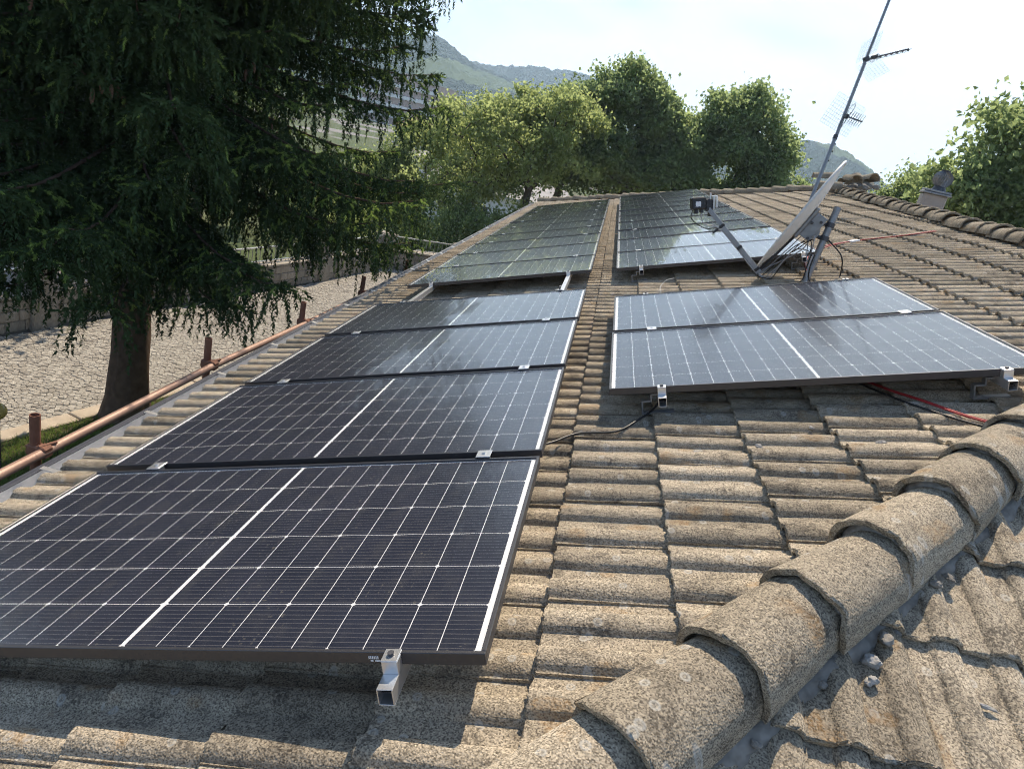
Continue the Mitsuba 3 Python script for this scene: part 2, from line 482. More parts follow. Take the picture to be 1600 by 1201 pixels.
def cap_mesh(seed=0, length=0.41, w0=0.118, w1=0.098, h0=0.112, h1=0.088, th=0.016, n=17):
    """half-round cap: y from the open end (0) to the narrow end; arch in xz"""
    r = np.random.default_rng(seed)
    ang = np.linspace(-0.10, np.pi + 0.10, n)
    V, F = [], []
    ys = [0.0, 0.006, 0.07, 0.2, length]
    lift = [0.016, 0.020, 0.016, 0.008, -0.004]
    chip = 0.005 * np.convolve(r.standard_normal(n + 2), [0.5, 0.9, 0.5], 'valid') + np.where(r.uniform(0, 1, n) > 0.9, 0.012, 0)

    def arch(w, h, y, dz):
        wob = 1 + 0.010 * r.standard_normal(n)
        return np.stack([np.cos(ang) * w * wob, np.full(n, y) + (chip if y < 0.02 else 0), np.sign(np.sin(ang)) * np.abs(np.sin(ang)) ** 0.86 * h * wob + dz], 1)
    for y, l in zip(ys, lift):
        t = y / length
        V.append(arch(w0 + (w1 - w0) * t, h0 + (h1 - h0) * t, y, l))
    t_in = [(0.004, 0), (0.12, 0.1)]
    for y, _ in t_in:
        t = y / length
        V.append(arch(w0 + (w1 - w0) * t - th, h0 + (h1 - h0) * t - th, y, lift[0]))
    i = np.arange(n - 1)

    def strip(p, q):
        return [np.stack([p * n + i, q * n + i, q * n + i + 1], 1), np.stack([p * n + i, q * n + i + 1, p * n + i + 1], 1)]
    for k in range(len(ys) - 1):
        F += [f[:, ::-1] for f in strip(k, k + 1)]
    F += strip(0, len(ys))
    F += strip(len(ys), len(ys) + 1)
    mesh = trimesh.Trimesh(np.vstack(V), np.vstack(F), process=False)
    for _ in (0,):
        mesh.faces = mesh.faces[:, ::-1]
    return mesh


CAPS = [mikit.ply(cap_mesh(k), 'cap_mat', smooth=40) for k in range(7)]
CAP_MATS = ('cap_mat', 'cap_mat', 'tile_mat_1', 'tile_mat_0')
mortar = 0


def lump(p, r, seed, squash=(1, 1, 0.6), rough=0.5):
    b = blob(r, seed, rough, 2, squash)
    b.apply_transform(mv(*p) @ rotz(seed * 1.3))
    put('mortar', b, 'mortar_grey', ROOF)


# near hip: its axis runs about 45 degrees in plan; s is measured along it
S13, C13 = math.sin(math.radians(13.3)), math.cos(math.radians(13.3))


def hip_axis(s, dz=0.0):
    c = s * C13
    perp = 0.316 - 0.032 * s
    x, y = (c + perp) / math.sqrt(2), (c - perp) / math.sqrt(2)
    zz = TT * (c + 0.2956) / math.sqrt(2) - 0.118
    return np.array([x, y, zz + dz])


rims = [-1.83, -1.52, -1.21, -0.89, -0.57, -0.24, 0.075, 0.400, 0.690, 1.005, 1.345, 1.64] + [1.955 + 0.313 * k for k in range(7)]
for i, s in enumerate(rims):
    o, e = hip_axis(s), hip_axis(s + 0.4)
    y = norm(e - o)
    z = norm(np.array([0, 0, 1.0]) - y * y[2])
    x = np.cross(y, z)
    roll, yaw = rng.normal(0, 0.05), rng.normal(0, 0.03)
    m = frame(o, x, y, z) @ rotz(yaw) @ np.array([[math.cos(roll), 0, math.sin(roll), 0], [0, 1, 0, 0], [-math.sin(roll), 0, math.cos(roll), 0], [0, 0, 0, 1]])
    put('hip_tile', CAPS[i % 7], CAP_MATS[(i * 3) % 4], ROOF, m=m)
    if -0.4 < s < 2.2:
        plug = blob(1.0, 700 + i, 0.10, 3, (0.101, 0.022, 0.092))            # the mortar that closes the open end
        plug.apply_transform(m @ mv(0, 0.042, 0.012))
        put('mortar', plug, 'mortar_mat', ROOF, smooth=40)
        for q in range(7):                                                # mortar squeezed out under the open end
            th = rng.uniform(0.25, 1.9)
            p = (m @ np.array([math.cos(th) * 0.094, 0.035 + rng.uniform(0, 0.01), math.sin(th) * 0.094 + 0.008, 1]))[:3]
            lump(p, rng.uniform(0.008, 0.017), 100 + i * 9 + q, (1.5, 1.0, 0.7), 0.6)
        for q in range(2):                                                # crumbs along its foot
            p = (m @ np.array([0.122 + rng.uniform(-0.005, 0.02), rng.uniform(0.05, 0.34), -0.02 + rng.uniform(-0.015, 0.01), 1]))[:3]
            lump(p, rng.uniform(0.009, 0.018), 300 + i * 9 + q, (1.3, 0.9, 0.7), 0.6)
for sd_ in (1, -1):                                                        # the mortar bed that fills the foot of the caps
    P = []
    for s in np.linspace(-0.5, 2.3, 120):
        o = hip_axis(s)
        P.append(o + np.array([1, -1, 0]) / math.sqrt(2) * sd_ * (0.082 + 0.016 * (sd_ > 0)) + [0, 0, -0.050])
    bed = tube(np.array(P), 0.034, 14)
    q = meshkit.fbm(bed.vertices * 24, 4, 9)
    ctr_ = np.array(P)[np.clip((np.arange(len(bed.vertices)) // 14), 0, len(P) - 1)]
    bed.vertices = ctr_ + (bed.vertices - ctr_) * (0.45 + 1.15 * q[:, None])
    put('mortar_bed', bed, 'mortar_grey', ROOF, smooth=60)


def run_of_caps(p0, p1, step=0.315, start=0.0, first_low=True):
    L_ = np.linalg.norm(p1 - p0)
    y = (p1 - p0) / L_
    z = norm(np.array([0, 0, 1.0]) - y * y[2])
    x = np.cross(y, z)
    k = 0
    s = start
    while s < L_ - 0.2:
        m = frame(p0 + y * (s + rng.normal(0, 0.012)), x, y, z) @ mv(rng.normal(0, 0.01), 0, rng.normal(0, 0.008)) @ rotz(rng.normal(0, 0.03))
        put('ridge_tile', CAPS[k % 7], CAP_MATS[(k * 3 + k // 5) % 4], ROOF, m=m)
        s += step
        k += 1


run_of_caps(R2W(RIDGE(2.7), 2.7, -0.115), R2W(RIDGE(13.6), 13.6, -0.105))
run_of_caps(R2W(FH0[0] + 0.05, FH0[1] + 0.12, -0.12), R2W(FH1[0], FH1[1], -0.10))
for k in range(7):                                                         # the jumbled caps and mortar where ridge and far hip meet
    p = R2W(4.28 + rng.uniform(-0.25, 0.55), 12.9 + rng.uniform(-0.5, 0.9), 0.0 + rng.uniform(-0.03, 0.10))
    ax = rng.uniform(0, 6.28)
    y = norm([math.cos(ax), math.sin(ax), rng.uniform(-0.3, 0.3)])
    x = norm(np.cross(y, [0, 0, 1]))
    put('ridge_tile', CAPS[k % 7], CAP_MATS[(k * 3 + k // 5) % 4], ROOF, m=frame(p, x, y, np.cross(x, y)))
for k in range(9):
    lump(R2W(4.3 + rng.uniform(-0.25, 0.5), 12.6 + rng.uniform(-0.5, 1.0), -0.03), rng.uniform(0.05, 0.11), 500 + k, (1.2, 1, 0.7))

# gutter with its clips
G = HOUSE + '__gutter'
gx, gz = R2W(EAVE_V - 0.028, 0, -0.182)[[0, 2]]
ang = np.linspace(math.pi, 2 * math.pi, 11)
prof = [(gx - 0.120, gz + 0.018)] + [(gx - 0.060 + 0.060 * math.cos(a), gz + 0.01 + 0.075 * math.sin(a)) for a in ang] + [(gx + 0.002, gz + 0.035)]
prof_in = [(x * 1.0 + (0.004 if k < 6 else -0.004), z + 0.004) for k, (x, z) in enumerate(prof)][::-1]
ring = np.array(prof + prof_in)
n = len(ring)
V = np.vstack([np.stack([ring[:, 0], np.full(n, y), ring[:, 1]], 1) for y in (-2.5, 20.1)])
F = []
for i in range(n):
    j = (i + 1) % n
    F += [[i, j, j + n], [i, j + n, i + n]]
put('gutter', trimesh.Trimesh(V, F, process=False), 'gutter_mat', HOUSE, smooth=40)
put('lip', cbox(gx - 0.152, gx - 0.121, -2.5, 20.1, gz - 0.075, gz + 0.026, 0.004), 'gutter_dark', G)
for k, u in enumerate(np.arange(-1.6, 19.5, 0.74)):
    b = cat([box(gx - 0.120, gx + 0.03, u - 0.014, u + 0.014, gz + 0.032, gz + 0.036), box(gx - 0.02, gx + 0.075, u - 0.03, u + 0.03, gz + 0.037, gz + 0.042)])
    put('clip', b, 'aluminium', G)

# chimney on the far slope, with a turbine cowl
CH = HOUSE + '__chimney'
cx, cy = 4.29, 9.48
cm = mv(cx, cy, 0) @ rotz(math.radians(-14))
put('stack', moved(cat([cbox(-0.145, 0.145, -0.145, 0.145, 0.1, 1.44, 0.012), cbox(-0.16, -0.12, -0.16, 0.16, 0.1, 1.43, 0.008)]), cm), 'chimney_mat', CH)
put('slab', moved(cat([cbox(-0.18, 0.18, -0.18, 0.18, 1.44, 1.465, 0.006), cbox(-0.165, 0.165, -0.165, 0.165, 1.47, 1.50, 0.006)]), cm), 'galvanised', CH)
put('cowl', moved(cat([trimesh.creation.revolve(np.array([[0.0, 0.0], [0.095, 0.0], [0.075, 0.05], [0.07, 0.06], [0.0, 0.06]]), sections=24)]), cm @ mv(0.02, 0, 1.50)), 'dark_steel', CH, smooth=40)
fins = []
for k in range(22):
    a = k / 22 * 2 * np.pi
    ph = np.linspace(-0.42 * np.pi, 0.42 * np.pi, 9)
    P, Q = [], []
    for f in ph:
        r_ = 0.128 * math.cos(f)
        zz = 0.115 * math.sin(f)
        tw = a + 0.25 * math.sin(f)
        P.append([r_ * math.cos(tw), r_ * math.sin(tw), zz])
        Q.append([(r_ - 0.03) * math.cos(tw + 0.22), (r_ - 0.03) * math.sin(tw + 0.22), zz])
    P, Q = np.array(P), np.array(Q)
    Vf = np.vstack([P, Q])
    Ff = []
    for i in range(8):
        Ff += [[i, i + 1, 9 + i + 1], [i, 9 + i + 1, 9 + i]]
    fins.append(trimesh.Trimesh(Vf, Ff, process=False))
put('turbine_fins', moved(cat(fins), cm @ mv(0.02, 0, 1.655)), 'galvanised', CH)
put('turbine_cap', moved(trimesh.creation.cylinder(0.055, 0.02, sections=24), cm @ mv(0.02, 0, 1.765)), 'dark_steel', CH)

on_roof = False
# ---------------------------------------------------------------- solar panels
PL, PW, GAP = 1.755, 1.038, 0.0495
PITCH_U = PW + GAP


def plate(poly, z0, z1):
    """flat-topped prism of a convex polygon with uv over its bounds"""
    P = np.array(poly)
    n = len(P)
    V = np.vstack([np.c_[P, np.full(n, z0)], np.c_[P, np.full(n, z1)]])
    F = [[n, n + i, n + i + 1] for i in range(1, n - 1)]
    F += [[0, i + 1, i] for i in range(1, n - 1)]
    for i in range(n):
        j = (i + 1) % n
        F += [[i, j, n + j], [i, n + j, n + i]]
    lo, hi = P.min(0), P.max(0)
    uv = np.vstack([(P - lo) / (hi - lo)] * 2)
    return V, np.array(F), uv


CELL_V, CELL_U = 0.0826, 0.1652
cells = []
mx = (PL - (20 * CELL_V + 18 * 0.0021 + 0.012)) / 2
my = (PW - (6 * CELL_U + 5 * 0.0025)) / 2
for i in range(20):
    x0 = mx + i * (CELL_V + 0.0021) + (0.0099 if i >= 10 else 0)
    for j in range(6):
        y0 = my + j * (CELL_U + 0.0025)
        c = 0.0055
        if i % 2 == 0:
            poly = [(x0 + c, y0), (x0 + CELL_V, y0), (x0 + CELL_V, y0 + CELL_U), (x0 + c, y0 + CELL_U), (x0, y0 + CELL_U - c), (x0, y0 + c)]
        else:
            poly = [(x0, y0), (x0 + CELL_V - c, y0), (x0 + CELL_V, y0 + c), (x0 + CELL_V, y0 + CELL_U - c), (x0 + CELL_V - c, y0 + CELL_U), (x0, y0 + CELL_U)]
        cells.append(plate(poly, -0.0082, -0.0077))
CELL_PLY = [mikit.ply((V, F), 'cell_mat', uv=uv) for V, F, uv in cells]
off = np.cumsum([0] + [len(c[0]) for c in cells[:-1]])
ALL_CELLS = mikit.ply((np.vstack([c[0] for c in cells]), np.vstack([c[1] + o for c, o in zip(cells, off)])), 'cell_mat', uv=np.vstack([c[2] for c in cells]))
lip = 0.0105
frame_mesh = cat([cbox(0, PL, 0, lip, -0.030, 0, 0.0012), cbox(0, PL, PW - lip, PW, -0.030, 0, 0.0012), cbox(0, lip, lip, PW - lip, -0.030, 0, 0.0012), cbox(PL - lip, PL, lip, PW - lip, -0.030, 0, 0.0012)])
FRAME_PLY = mikit.ply(frame_mesh, 'frame_black')
BACK_PLY = mikit.ply(box(lip, PL - lip, lip, PW - lip, -0.0105, -0.0080), 'backsheet_mat')


def glass_sheet(step):
    """rolled solar glass: a sheet with hair-fine waves"""
    xs, ys = np.linspace(lip, PL - lip, int(PL / step)), np.linspace(lip, PW - lip, int(PW / step))
    def waves(X, Y):
        q = np.stack([X, Y, X * 0], -1)
        return -0.0025 + 0.00010 * (meshkit.noise(q * [22, 34, 1], 3) - 0.5) + 0.000050 * (meshkit.noise(q * [60, 90, 1], 4) - 0.5) + 0.000045 * (meshkit.noise(q * 400, 5) - 0.5) * (step < 0.02)
    return mikit.ply(grid_sheet(xs, ys, waves), 'panel_glass', smooth=True)


GLASS_PLY, FAR_GLASS_PLY = glass_sheet(0.0125), glass_sheet(0.05)
ORD = ['first', 'second', 'third', 'fourth', 'fifth', 'sixth', 'seventh', 'eighth', 'ninth', 'tenth']


def panel(v0, u0, label, fine, lift=0.0, tilt=0.0):
    t = thing('solar_panel', label, 'solar panel', 'solar panels on the roof')
    a, b = (rng.normal(0, 0.0016), rng.normal(0, 0.0022)) if fine else (rng.normal(0, 0.003), rng.normal(0.005, 0.005))
    sh = np.eye(4)
    sh[2, 0], sh[2, 1] = a, b
    m = MR @ mv(v0 + rng.normal(0, 0.0015), u0, lift) @ mv(PL / 2, PW / 2) @ sh @ mv(-PL / 2, -PW / 2)
    put('frame', FRAME_PLY, None, t, m=m)
    put('backsheet', BACK_PLY, None, t, m=m)
    if fine:
        for c in CELL_PLY:
            put('cell', c, None, t, m=m)
    else:
        tag(put('cells', ALL_CELLS, None, t, m=m), kind='stuff')
    put('glass', GLASS_PLY if fine else FAR_GLASS_PLY, None, t, m=m)
    return t


LEFT = 'solar panel beside the eave gutter, '
for k in range(4):
    panel(-PL, k * PITCH_U - 0.0, LEFT + ['frontmost, running out of the left picture edge', 'second from the front', 'third from the front', 'last before the gap with bare rails'][k], True)
PITCH_FAR = PITCH_U
put('sticker', moved(cat([box(-0.262 + 0.004 * i, -0.2595 + 0.004 * i, -0.0012, 0.0, -0.0150, -0.0080) for i in range(6)] + [box(-0.258, -0.252, -0.0012, 0.0, -0.0215, -0.0180), box(-0.248, -0.236, -0.0012, 0.0, -0.0215, -0.0180)]), MR), 'white_plastic', 'solar_panel')
for k in range(10):
    panel(-1.753, 5.236 + k * PITCH_FAR, LEFT + ORD[k] + ' beyond the rail gap' + (', at the far hip' if k == 9 else ''), False)
for k in range(2):
    panel(0.2275, 1.741 + k * PITCH_U, ['solar panel mirroring the dish, nearer of the two in front of the satellite dish', 'solar panel mirroring the dish pole, right in front of the satellite dish pole foot'][k], True)
for k in range(10):
    panel(0.230, 5.244 + k * PITCH_FAR, 'solar panel behind the dish arm, ' + ORD[k] + ' in its row', False, lift=0.004 * k)

# ---------------------------------------------------------------- rails, hooks, clamps
RAIL_TOP = -0.031


def rail(v, u0, u1, label, hooks, mids, ends):
    t = thing('mounting_rail', label, 'rail', 'mounting rails under the panels')
    m = MR @ mv(v, 0, RAIL_TOP)
    w, wl = 0.0175, 0.0022
    sec = [cbox(-w, w, u0, u1, -wl, 0, 0.0006), cbox(-w, w, u0, u1, -0.040, -0.040 + wl, 0.0006), box(-w, -w + wl, u0, u1, -0.040 + wl, -wl), box(w - wl, w, u0, u1, -0.040 + wl, -wl)]
    put('profile', moved(cat(sec), m), 'aluminium', t)
    put('inner_web', moved(box(-w + wl, w - wl, u0 + 0.02, u1 - 0.02, -0.024, -0.022), m), 'dark_steel', t)
    for u in hooks:
        P = [(-0.018, 0, -0.022), (-0.045, 0, -0.022), (-0.045, 0, -0.052), (-0.085, 0, -0.052), (-0.085, 0, -0.108), (-0.04, 0, -0.110), (0.05, 0, -0.106)]
        strips = []
        for a, b in zip(P[:-1], P[1:]):
            x0, x1, z0, z1 = min(a[0], b[0]), max(a[0], b[0]), min(a[2], b[2]), max(a[2], b[2])
            strips.append(box(x0 - 0.003, x1 + 0.003, u - 0.016, u + 0.016, z0 - 0.003, z1 + 0.003))
        put('roof_hook', moved(cat(strips), m), 'galvanised', t)
    for u in mids:
        c = cat([cbox(-0.026, 0.026, u - 0.030, u + 0.030, 0.0325, 0.0355, 0.001), box(-0.02, 0.02, u - 0.012, u + 0.012, 0.0, 0.0325), moved(trimesh.creation.cylinder(0.0065, 0.006, sections=12), mv(0, u, 0.0385))])
        put('mid_clamp', moved(c, m), 'aluminium', t)
    for u, d in ends:                                                      # d = -1: the clamp stands on the near side of the panel
        ya, yb = sorted((u, u + d * 0.030))
        ov = sorted((u - d * 0.010, u + d * 0.030))
        c = cat([cbox(-0.018, 0.018, ya + 0.001, yb, 0.0, 0.031, 0.001), cbox(-0.018, 0.018, ov[0], ov[1], 0.0315, 0.0345, 0.0008)])
        put('end_clamp', moved(c, m), 'aluminium', t)
        put('bolt', moved(trimesh.creation.cylinder(0.0075, 0.007, sections=14), m @ mv(0, u + d * 0.010, 0.038)), 'dark_steel', t)


E4, mids4 = 3 * PITCH_U + PW, [k * PITCH_U - GAP / 2 for k in (1, 2, 3)]
mids10 = [5.236 + k * PITCH_FAR - GAP / 2 for k in range(1, 10)]
end10 = 5.236 + 9 * PITCH_FAR + PW
for v, nm in ((-0.205, 'upper of two bright aluminium rails showing in the gap of the eave-side panels'), (-1.51, 'lower of two bright aluminium rails showing in the gap of the eave-side panels')):
    rail(v, -0.075, end10 + 0.08, nm, [0.35, 1.5, 2.7, 3.9, 4.8, 6.0, 9, 12, 15], mids4 + mids10, [(0.0, -1), (E4, 1), (5.236, -1), (end10, 1)])
for v, nm in ((0.452, 'rail under the left ends of the two panels in front of the satellite dish'), (1.80, 'rail under the right ends of the two panels in front of the satellite dish')):
    rail(v, 1.741 - 0.07, 1.741 + PITCH_U + PW + 0.07, nm, [1.80, 2.9, 3.8], [1.741 + PITCH_U - GAP / 2], [(1.741, -1), (1.741 + PITCH_U + PW, 1)])
for v, nm in ((0.452, 'rail with crooked hook under the left ends of the upper far panel row'), (1.835, 'rail end beside the dish pole under the upper far panel row')):
    rail(v, 5.244 - 0.07, 5.244 + 9 * PITCH_FAR + PW + 0.07, nm, [5.26, 8, 11, 14], [5.244 + k * PITCH_FAR - GAP / 2 for k in range(1, 10)], [(5.244, -1)])

on_roof = True
# ---------------------------------------------------------------- satellite dish on its pole
dish = thing('satellite_dish', 'grey beige satellite dish seen almost edge-on, clamped to a short steel pole on the roof', 'satellite dish')
pole_b, pole_t = np.array([1.632, 4.50, 0.36]), np.array([1.702, 4.60, 1.010])
put('pole', moved(pipe(0.026, 0.022, np.linalg.norm(pole_t - pole_b), 20), toward(pole_b, pole_t - pole_b)), 'galvanised', dish, smooth=40)
nrm = norm([-0.895, 0.265, 0.37])
ctr = np.array([1.455, 4.62, 0.880])
ex = norm(np.cross([0, 0, 1], nrm))
ey = np.cross(nrm, ex)
A_, B_, DEP = 0.37, 0.49, 0.062
rr, aa = np.linspace(0, 1, 13), np.linspace(0, 2 * np.pi, 57)[:-1]
V = [ctr - nrm * DEP]
for r_ in rr[1:]:
    for a in aa:
        V.append(ctr + ex * A_ * r_ * math.cos(a) + ey * B_ * r_ * math.sin(a) - nrm * DEP * (1 - r_**2.0))
V.append(ctr - nrm * (DEP + 0.004))
for r_ in rr[1:]:
    for a in aa:
        V.append(ctr + ex * A_ * r_ * math.cos(a) + ey * B_ * r_ * math.sin(a) - nrm * (DEP * (1 - r_**2.0) + 0.004))
n, K = len(aa), len(rr) - 1
F = []
for half, o in ((0, 0), (1, 1 + n * K)):
    for j in range(n):
        q = [[o, o + 1 + j, o + 1 + (j + 1) % n]]
        for k in range(K - 1):
            a, b = o + 1 + k * n + j, o + 1 + k * n + (j + 1) % n
            q += [[a, a + n, b + n], [a, b + n, b]]
        F += q if half == 0 else [f[::-1] for f in q]
put('reflector', trimesh.Trimesh(np.array(V), F, process=False), 'dish_grey', dish, smooth=50)
rimp = [ctr + ex * A_ * math.cos(a) + ey * B_ * math.sin(a) - nrm * 0.004 for a in np.append(aa, aa[:2])]
put('rim', tube(rimp, 0.010, 8, cap=False), 'dish_grey', dish, smooth=60)
back = ctr - nrm * (DEP + 0.01)
bo = frame(back, ex, ey, nrm)
put('bracket', moved(cat([cbox(-0.10, 0.10, -0.13, 0.13, -0.018, 0.006, 0.004), cbox(-0.075, -0.06, -0.10, 0.10, -0.11, -0.018, 0.003), cbox(0.06, 0.075, -0.10, 0.10, -0.11, -0.018, 0.003)]), bo), 'galvanised', dish)
hub = moved(trimesh.creation.cylinder(0.062, 0.13, sections=26), bo @ mv(0, -0.03, -0.07) @ np.array([[0, 0, 1, 0], [0, 1, 0, 0], [-1, 0, 0, 0], [0, 0, 0, 1.0]]))
put('tilt_hub', hub, 'galvanised', dish, smooth=40)
for k, (yy, zz) in enumerate(((0.06, -0.085), (-0.085, -0.085), (0.02, -0.035))):
    put('bolt', moved(trimesh.creation.cylinder(0.011, 0.19, sections=10), bo @ mv(0, yy, zz) @ np.array([[0, 0, 1, 0], [0, 1, 0, 0], [-1, 0, 0, 0], [0, 0, 0, 1.0]])), 'dark_steel', dish)
pc = pole_b + (pole_t - pole_b) * 0.68
put('pole_clamp', cat([moved(pipe(0.034, 0.026, 0.035, 16), toward(pole_b + (pole_t - pole_b) * f, pole_t - pole_b)) for f in (0.60, 0.76)] +
                      [tube([pole_b + (pole_t - pole_b) * f, back - nrm * 0.05 + (pole_t - pole_b) * (f - 0.68)], 0.014, 8) for f in (0.61, 0.77)]), 'dark_steel', dish, smooth=40)
low = ctr - ey * B_ * 0.99
put('arm_stay', cat([tube([back - ey * 0.12, low - nrm * 0.035 + ex * 0.03], 0.011, 6), tube([back + ex * 0.02 - ey * 0.15, low - nrm * 0.03], 0.009, 6)]), 'dark_steel', dish)
lnb = np.array([0.735, 4.54, 0.805])
arm0 = np.array([1.275, 4.46, 0.415])
am = toward(arm0, lnb - arm0)
L_ = np.linalg.norm(lnb - arm0)
put('feed_arm', moved(cbox(-0.017, 0.017, -0.017, 0.017, 0, L_ - 0.03, 0.003), am), 'galvanised', dish)
for f in (0.04, 0.36, 0.68):
    put('cable_tie', moved(cbox(-0.021, 0.021, -0.021, 0.021, L_ * f, L_ * f + 0.022, 0.002), am), 'black_plastic', dish)
put('tie_tail', moved(cbox(-0.008, 0.008, -0.085, -0.02, L_ * 0.68 + 0.004, L_ * 0.68 + 0.02, 0.002), am), 'black_plastic', dish)
fm = frame(lnb, norm([0.94, 0.15, 0.27]), norm(np.cross(norm([0.1, -0.3, 0.95]), norm([0.94, 0.15, 0.27]))), norm([-0.27, 0.0, 0.95]))
fm[:3, 1] = norm(np.cross(fm[:3, 2], fm[:3, 0]))
conv = cat([cbox(-0.115, -0.005, -0.035, 0.035, -0.025, 0.065, 0.008), cbox(-0.005, 0.05, -0.025, 0.025, -0.045, 0.045, 0.006), cbox(-0.09, -0.06, -0.02, 0.02, -0.06, -0.025, 0.004), cbox(-0.045, -0.02, -0.02, 0.02, -0.055, -0.025, 0.004), cbox(0.02, 0.045, -0.02, 0.02, -0.085, -0.045, 0.004)])
put('converter', moved(conv, fm), 'black_plastic', dish)
put('sticker', moved(box(-0.085, -0.045, -0.0365, -0.0352, -0.004, 0.034), fm), 'white_plastic', dish)
put('converter_clamp', moved(cat([cbox(0.05, 0.062, -0.03, 0.03, -0.03, 0.07, 0.003), cbox(0.072, 0.084, -0.03, 0.03, -0.02, 0.07, 0.003), moved(trimesh.creation.cylinder(0.008, 0.06, sections=10), mv(0.035, 0, 0.06))]), fm), 'aluminium', dish)


def fpt(x, y, z):
    return (fm @ np.array([x, y, z, 1]))[:3]


armp = lambda f, dx=0.0, dy=0.0: (am @ np.array([dx, dy, L_ * f, 1]))[:3]
put('cable', tube(bezier([fpt(-0.10, 0, -0.03), fpt(-0.105, 0, -0.10), armp(0.80, 0.0, -0.11), armp(0.69, 0, -0.03), armp(0.5, 0, -0.022), armp(0.2, 0, -0.022), armp(0.0, 0.01, -0.03), armp(-0.04) + [0.08, 0.0, -0.01]]), 0.0042, 6), 'cable_black', dish, smooth=60)
put('cable', tube(bezier([fpt(-0.035, 0, -0.05), fpt(-0.03, 0, -0.09), armp(0.84, 0.01, -0.09), armp(0.69, 0.012, -0.028), armp(0.4, 0.012, -0.022), armp(0.05, 0.012, -0.022), armp(-0.05) + [0.03, 0, -0.02]]), 0.0042, 6), 'cable_grey', dish, smooth=60)
foot = np.array([1.625, 4.47, 0.44])
for k in range(6):
    c0 = low + [0.03 + 0.02 * k, -0.02, 0.0]
    mid = low + (back - low) * rng.uniform(0.35, 0.75) + [0.10 + rng.uniform(0, 0.08), rng.uniform(-0.05, 0.0), rng.uniform(0.0, 0.06)]
    put('cable', tube(bezier([armp(0.01, 0.01 * k - 0.02, -0.02), c0 + [0, 0, -0.02 - 0.008 * k], c0 + (mid - c0) * 0.5 + [0.02, 0, 0.03 * (k % 3)], mid, foot + [-0.05, 0, 0.26 + rng.uniform(-0.1, 0.1)], foot + [-0.032, -0.01, 0.14]]), 0.0042, 6), ('cable_grey', 'cable_grey', 'cable_black')[k % 3], dish, smooth=60)
for k in range(3):
    put('cable', tube(bezier([foot + [-0.03 + 0.012 * k, -0.02, 0.2], foot + [-0.035 + 0.012 * k, -0.03, 0.1], foot + [-0.03 + 0.02 * k, -0.03, 0.02], foot + [-0.05 + 0.05 * k, -0.05, -0.02]]), 0.005, 6), ('cable_black', 'cable_grey', 'cable_black')[k], dish, smooth=60)
put('cable', tube(bezier([pole_b + (pole_t - pole_b) * 0.62 + [0.035, 0, 0], pole_b + [0.21, 0.03, 0.30], pole_b + [0.25, 0.05, 0.12], pole_b + [0.17, -0.01, 0.085]]), 0.006, 6), 'cable_black', dish, smooth=60)

# ---------------------------------------------------------------- aerial mast and its two grid aerials
mast = thing('aerial_mast', 'tall thin grey steel mast rising from the roof behind the satellite dish', 'mast')
mb = np.array([2.640, 9.16, 0.66])
mt_ = np.array([3.13, 10.55, 4.55])
L_ = np.linalg.norm(mt_ - mb)
mdir = norm(mt_ - mb)
up2 = lambda z: mb + (mt_ - mb) * ((z - mb[2]) / (mt_[2] - mb[2]))
put('pole', cat([tube([mb, up2(1.9)], 0.024, 14), tube([up2(1.88), mt_], 0.019, 14)]), 'galvanised', mast, smooth=50)
put('joint_collar', moved(pipe(0.031, 0.024, 0.06, 16), toward(up2(1.85), mdir)), 'dark_steel', mast, smooth=40)
for z in (1.55, 1.68, 1.78, 3.9):
    put('cable_clip', moved(cbox(-0.045, -0.015, -0.008, 0.008, 0, 0.018, 0.002), toward(up2(z), mdir)), 'black_plastic', mast)
put('down_lead', tube([up2(z) + RIGHT * 0.024 for z in (0.8, 1.4, 2.05, 2.9)], 0.004, 6), 'cable_black', mast)


def grid_panel(w, h, nx, ny, r=0.0016):
    ms = [tube([(x, -h / 2, 0), (x, h / 2, 0)], r, 4) for x in np.linspace(-w / 2, w / 2, nx)]
    ms += [tube([(-w / 2, y, 0), (w / 2, y, 0)], r, 4) for y in np.linspace(-h / 2, h / 2, ny)]
    return cat(ms)


def loop(o, m, w, h, r=0.004):
    a = np.linspace(0, 2 * np.pi, 17)
    P = np.stack([np.cos(a) * w, np.sin(a) * h, a * 0], 1)
    return moved(tube(P + o, r, 5, cap=False), m)


# upper: a corner reflector seen from the side, boom pointing right
o = up2(2.95)
bd = norm([0.90, 0.25, 0.44])
sd = norm(np.cross(bd, norm([0.0, -1.0, 0.15])))
wd = np.cross(sd, bd)
ae = thing('television_aerial', 'upper television aerial, its dark boom pointing right from the mast', 'aerial')
fa = frame(o, wd, sd, bd)
put('boom', moved(cbox(-0.009, 0.009, -0.009, 0.009, -0.03, 0.62, 0.002), fa), 'dark_steel', ae)
for k, zz in enumerate(np.linspace(0.20, 0.60, 6)):
    put('director', moved(cat([tube([(-0.085, 0.018, zz), (0.085, 0.018, zz)], 0.004, 6), tube([(-0.0, 0.0, zz), (0, 0.03, zz + 0.01)], 0.009, 6)]), fa), 'dark_steel', ae)
put('dipole', cat([moved(cbox(-0.025, 0.025, -0.03, 0.02, 0.08, 0.17, 0.006), fa), loop(np.array([0.06, 0.01, 0.13]), fa, 0.06, 0.03), loop(np.array([-0.06, 0.01, 0.13]), fa, 0.06, 0.03)]), 'black_plastic', ae)
put('mast_clamp', moved(cbox(-0.03, 0.03, -0.03, 0.03, -0.03, 0.04, 0.004), fa), 'dark_steel', ae)
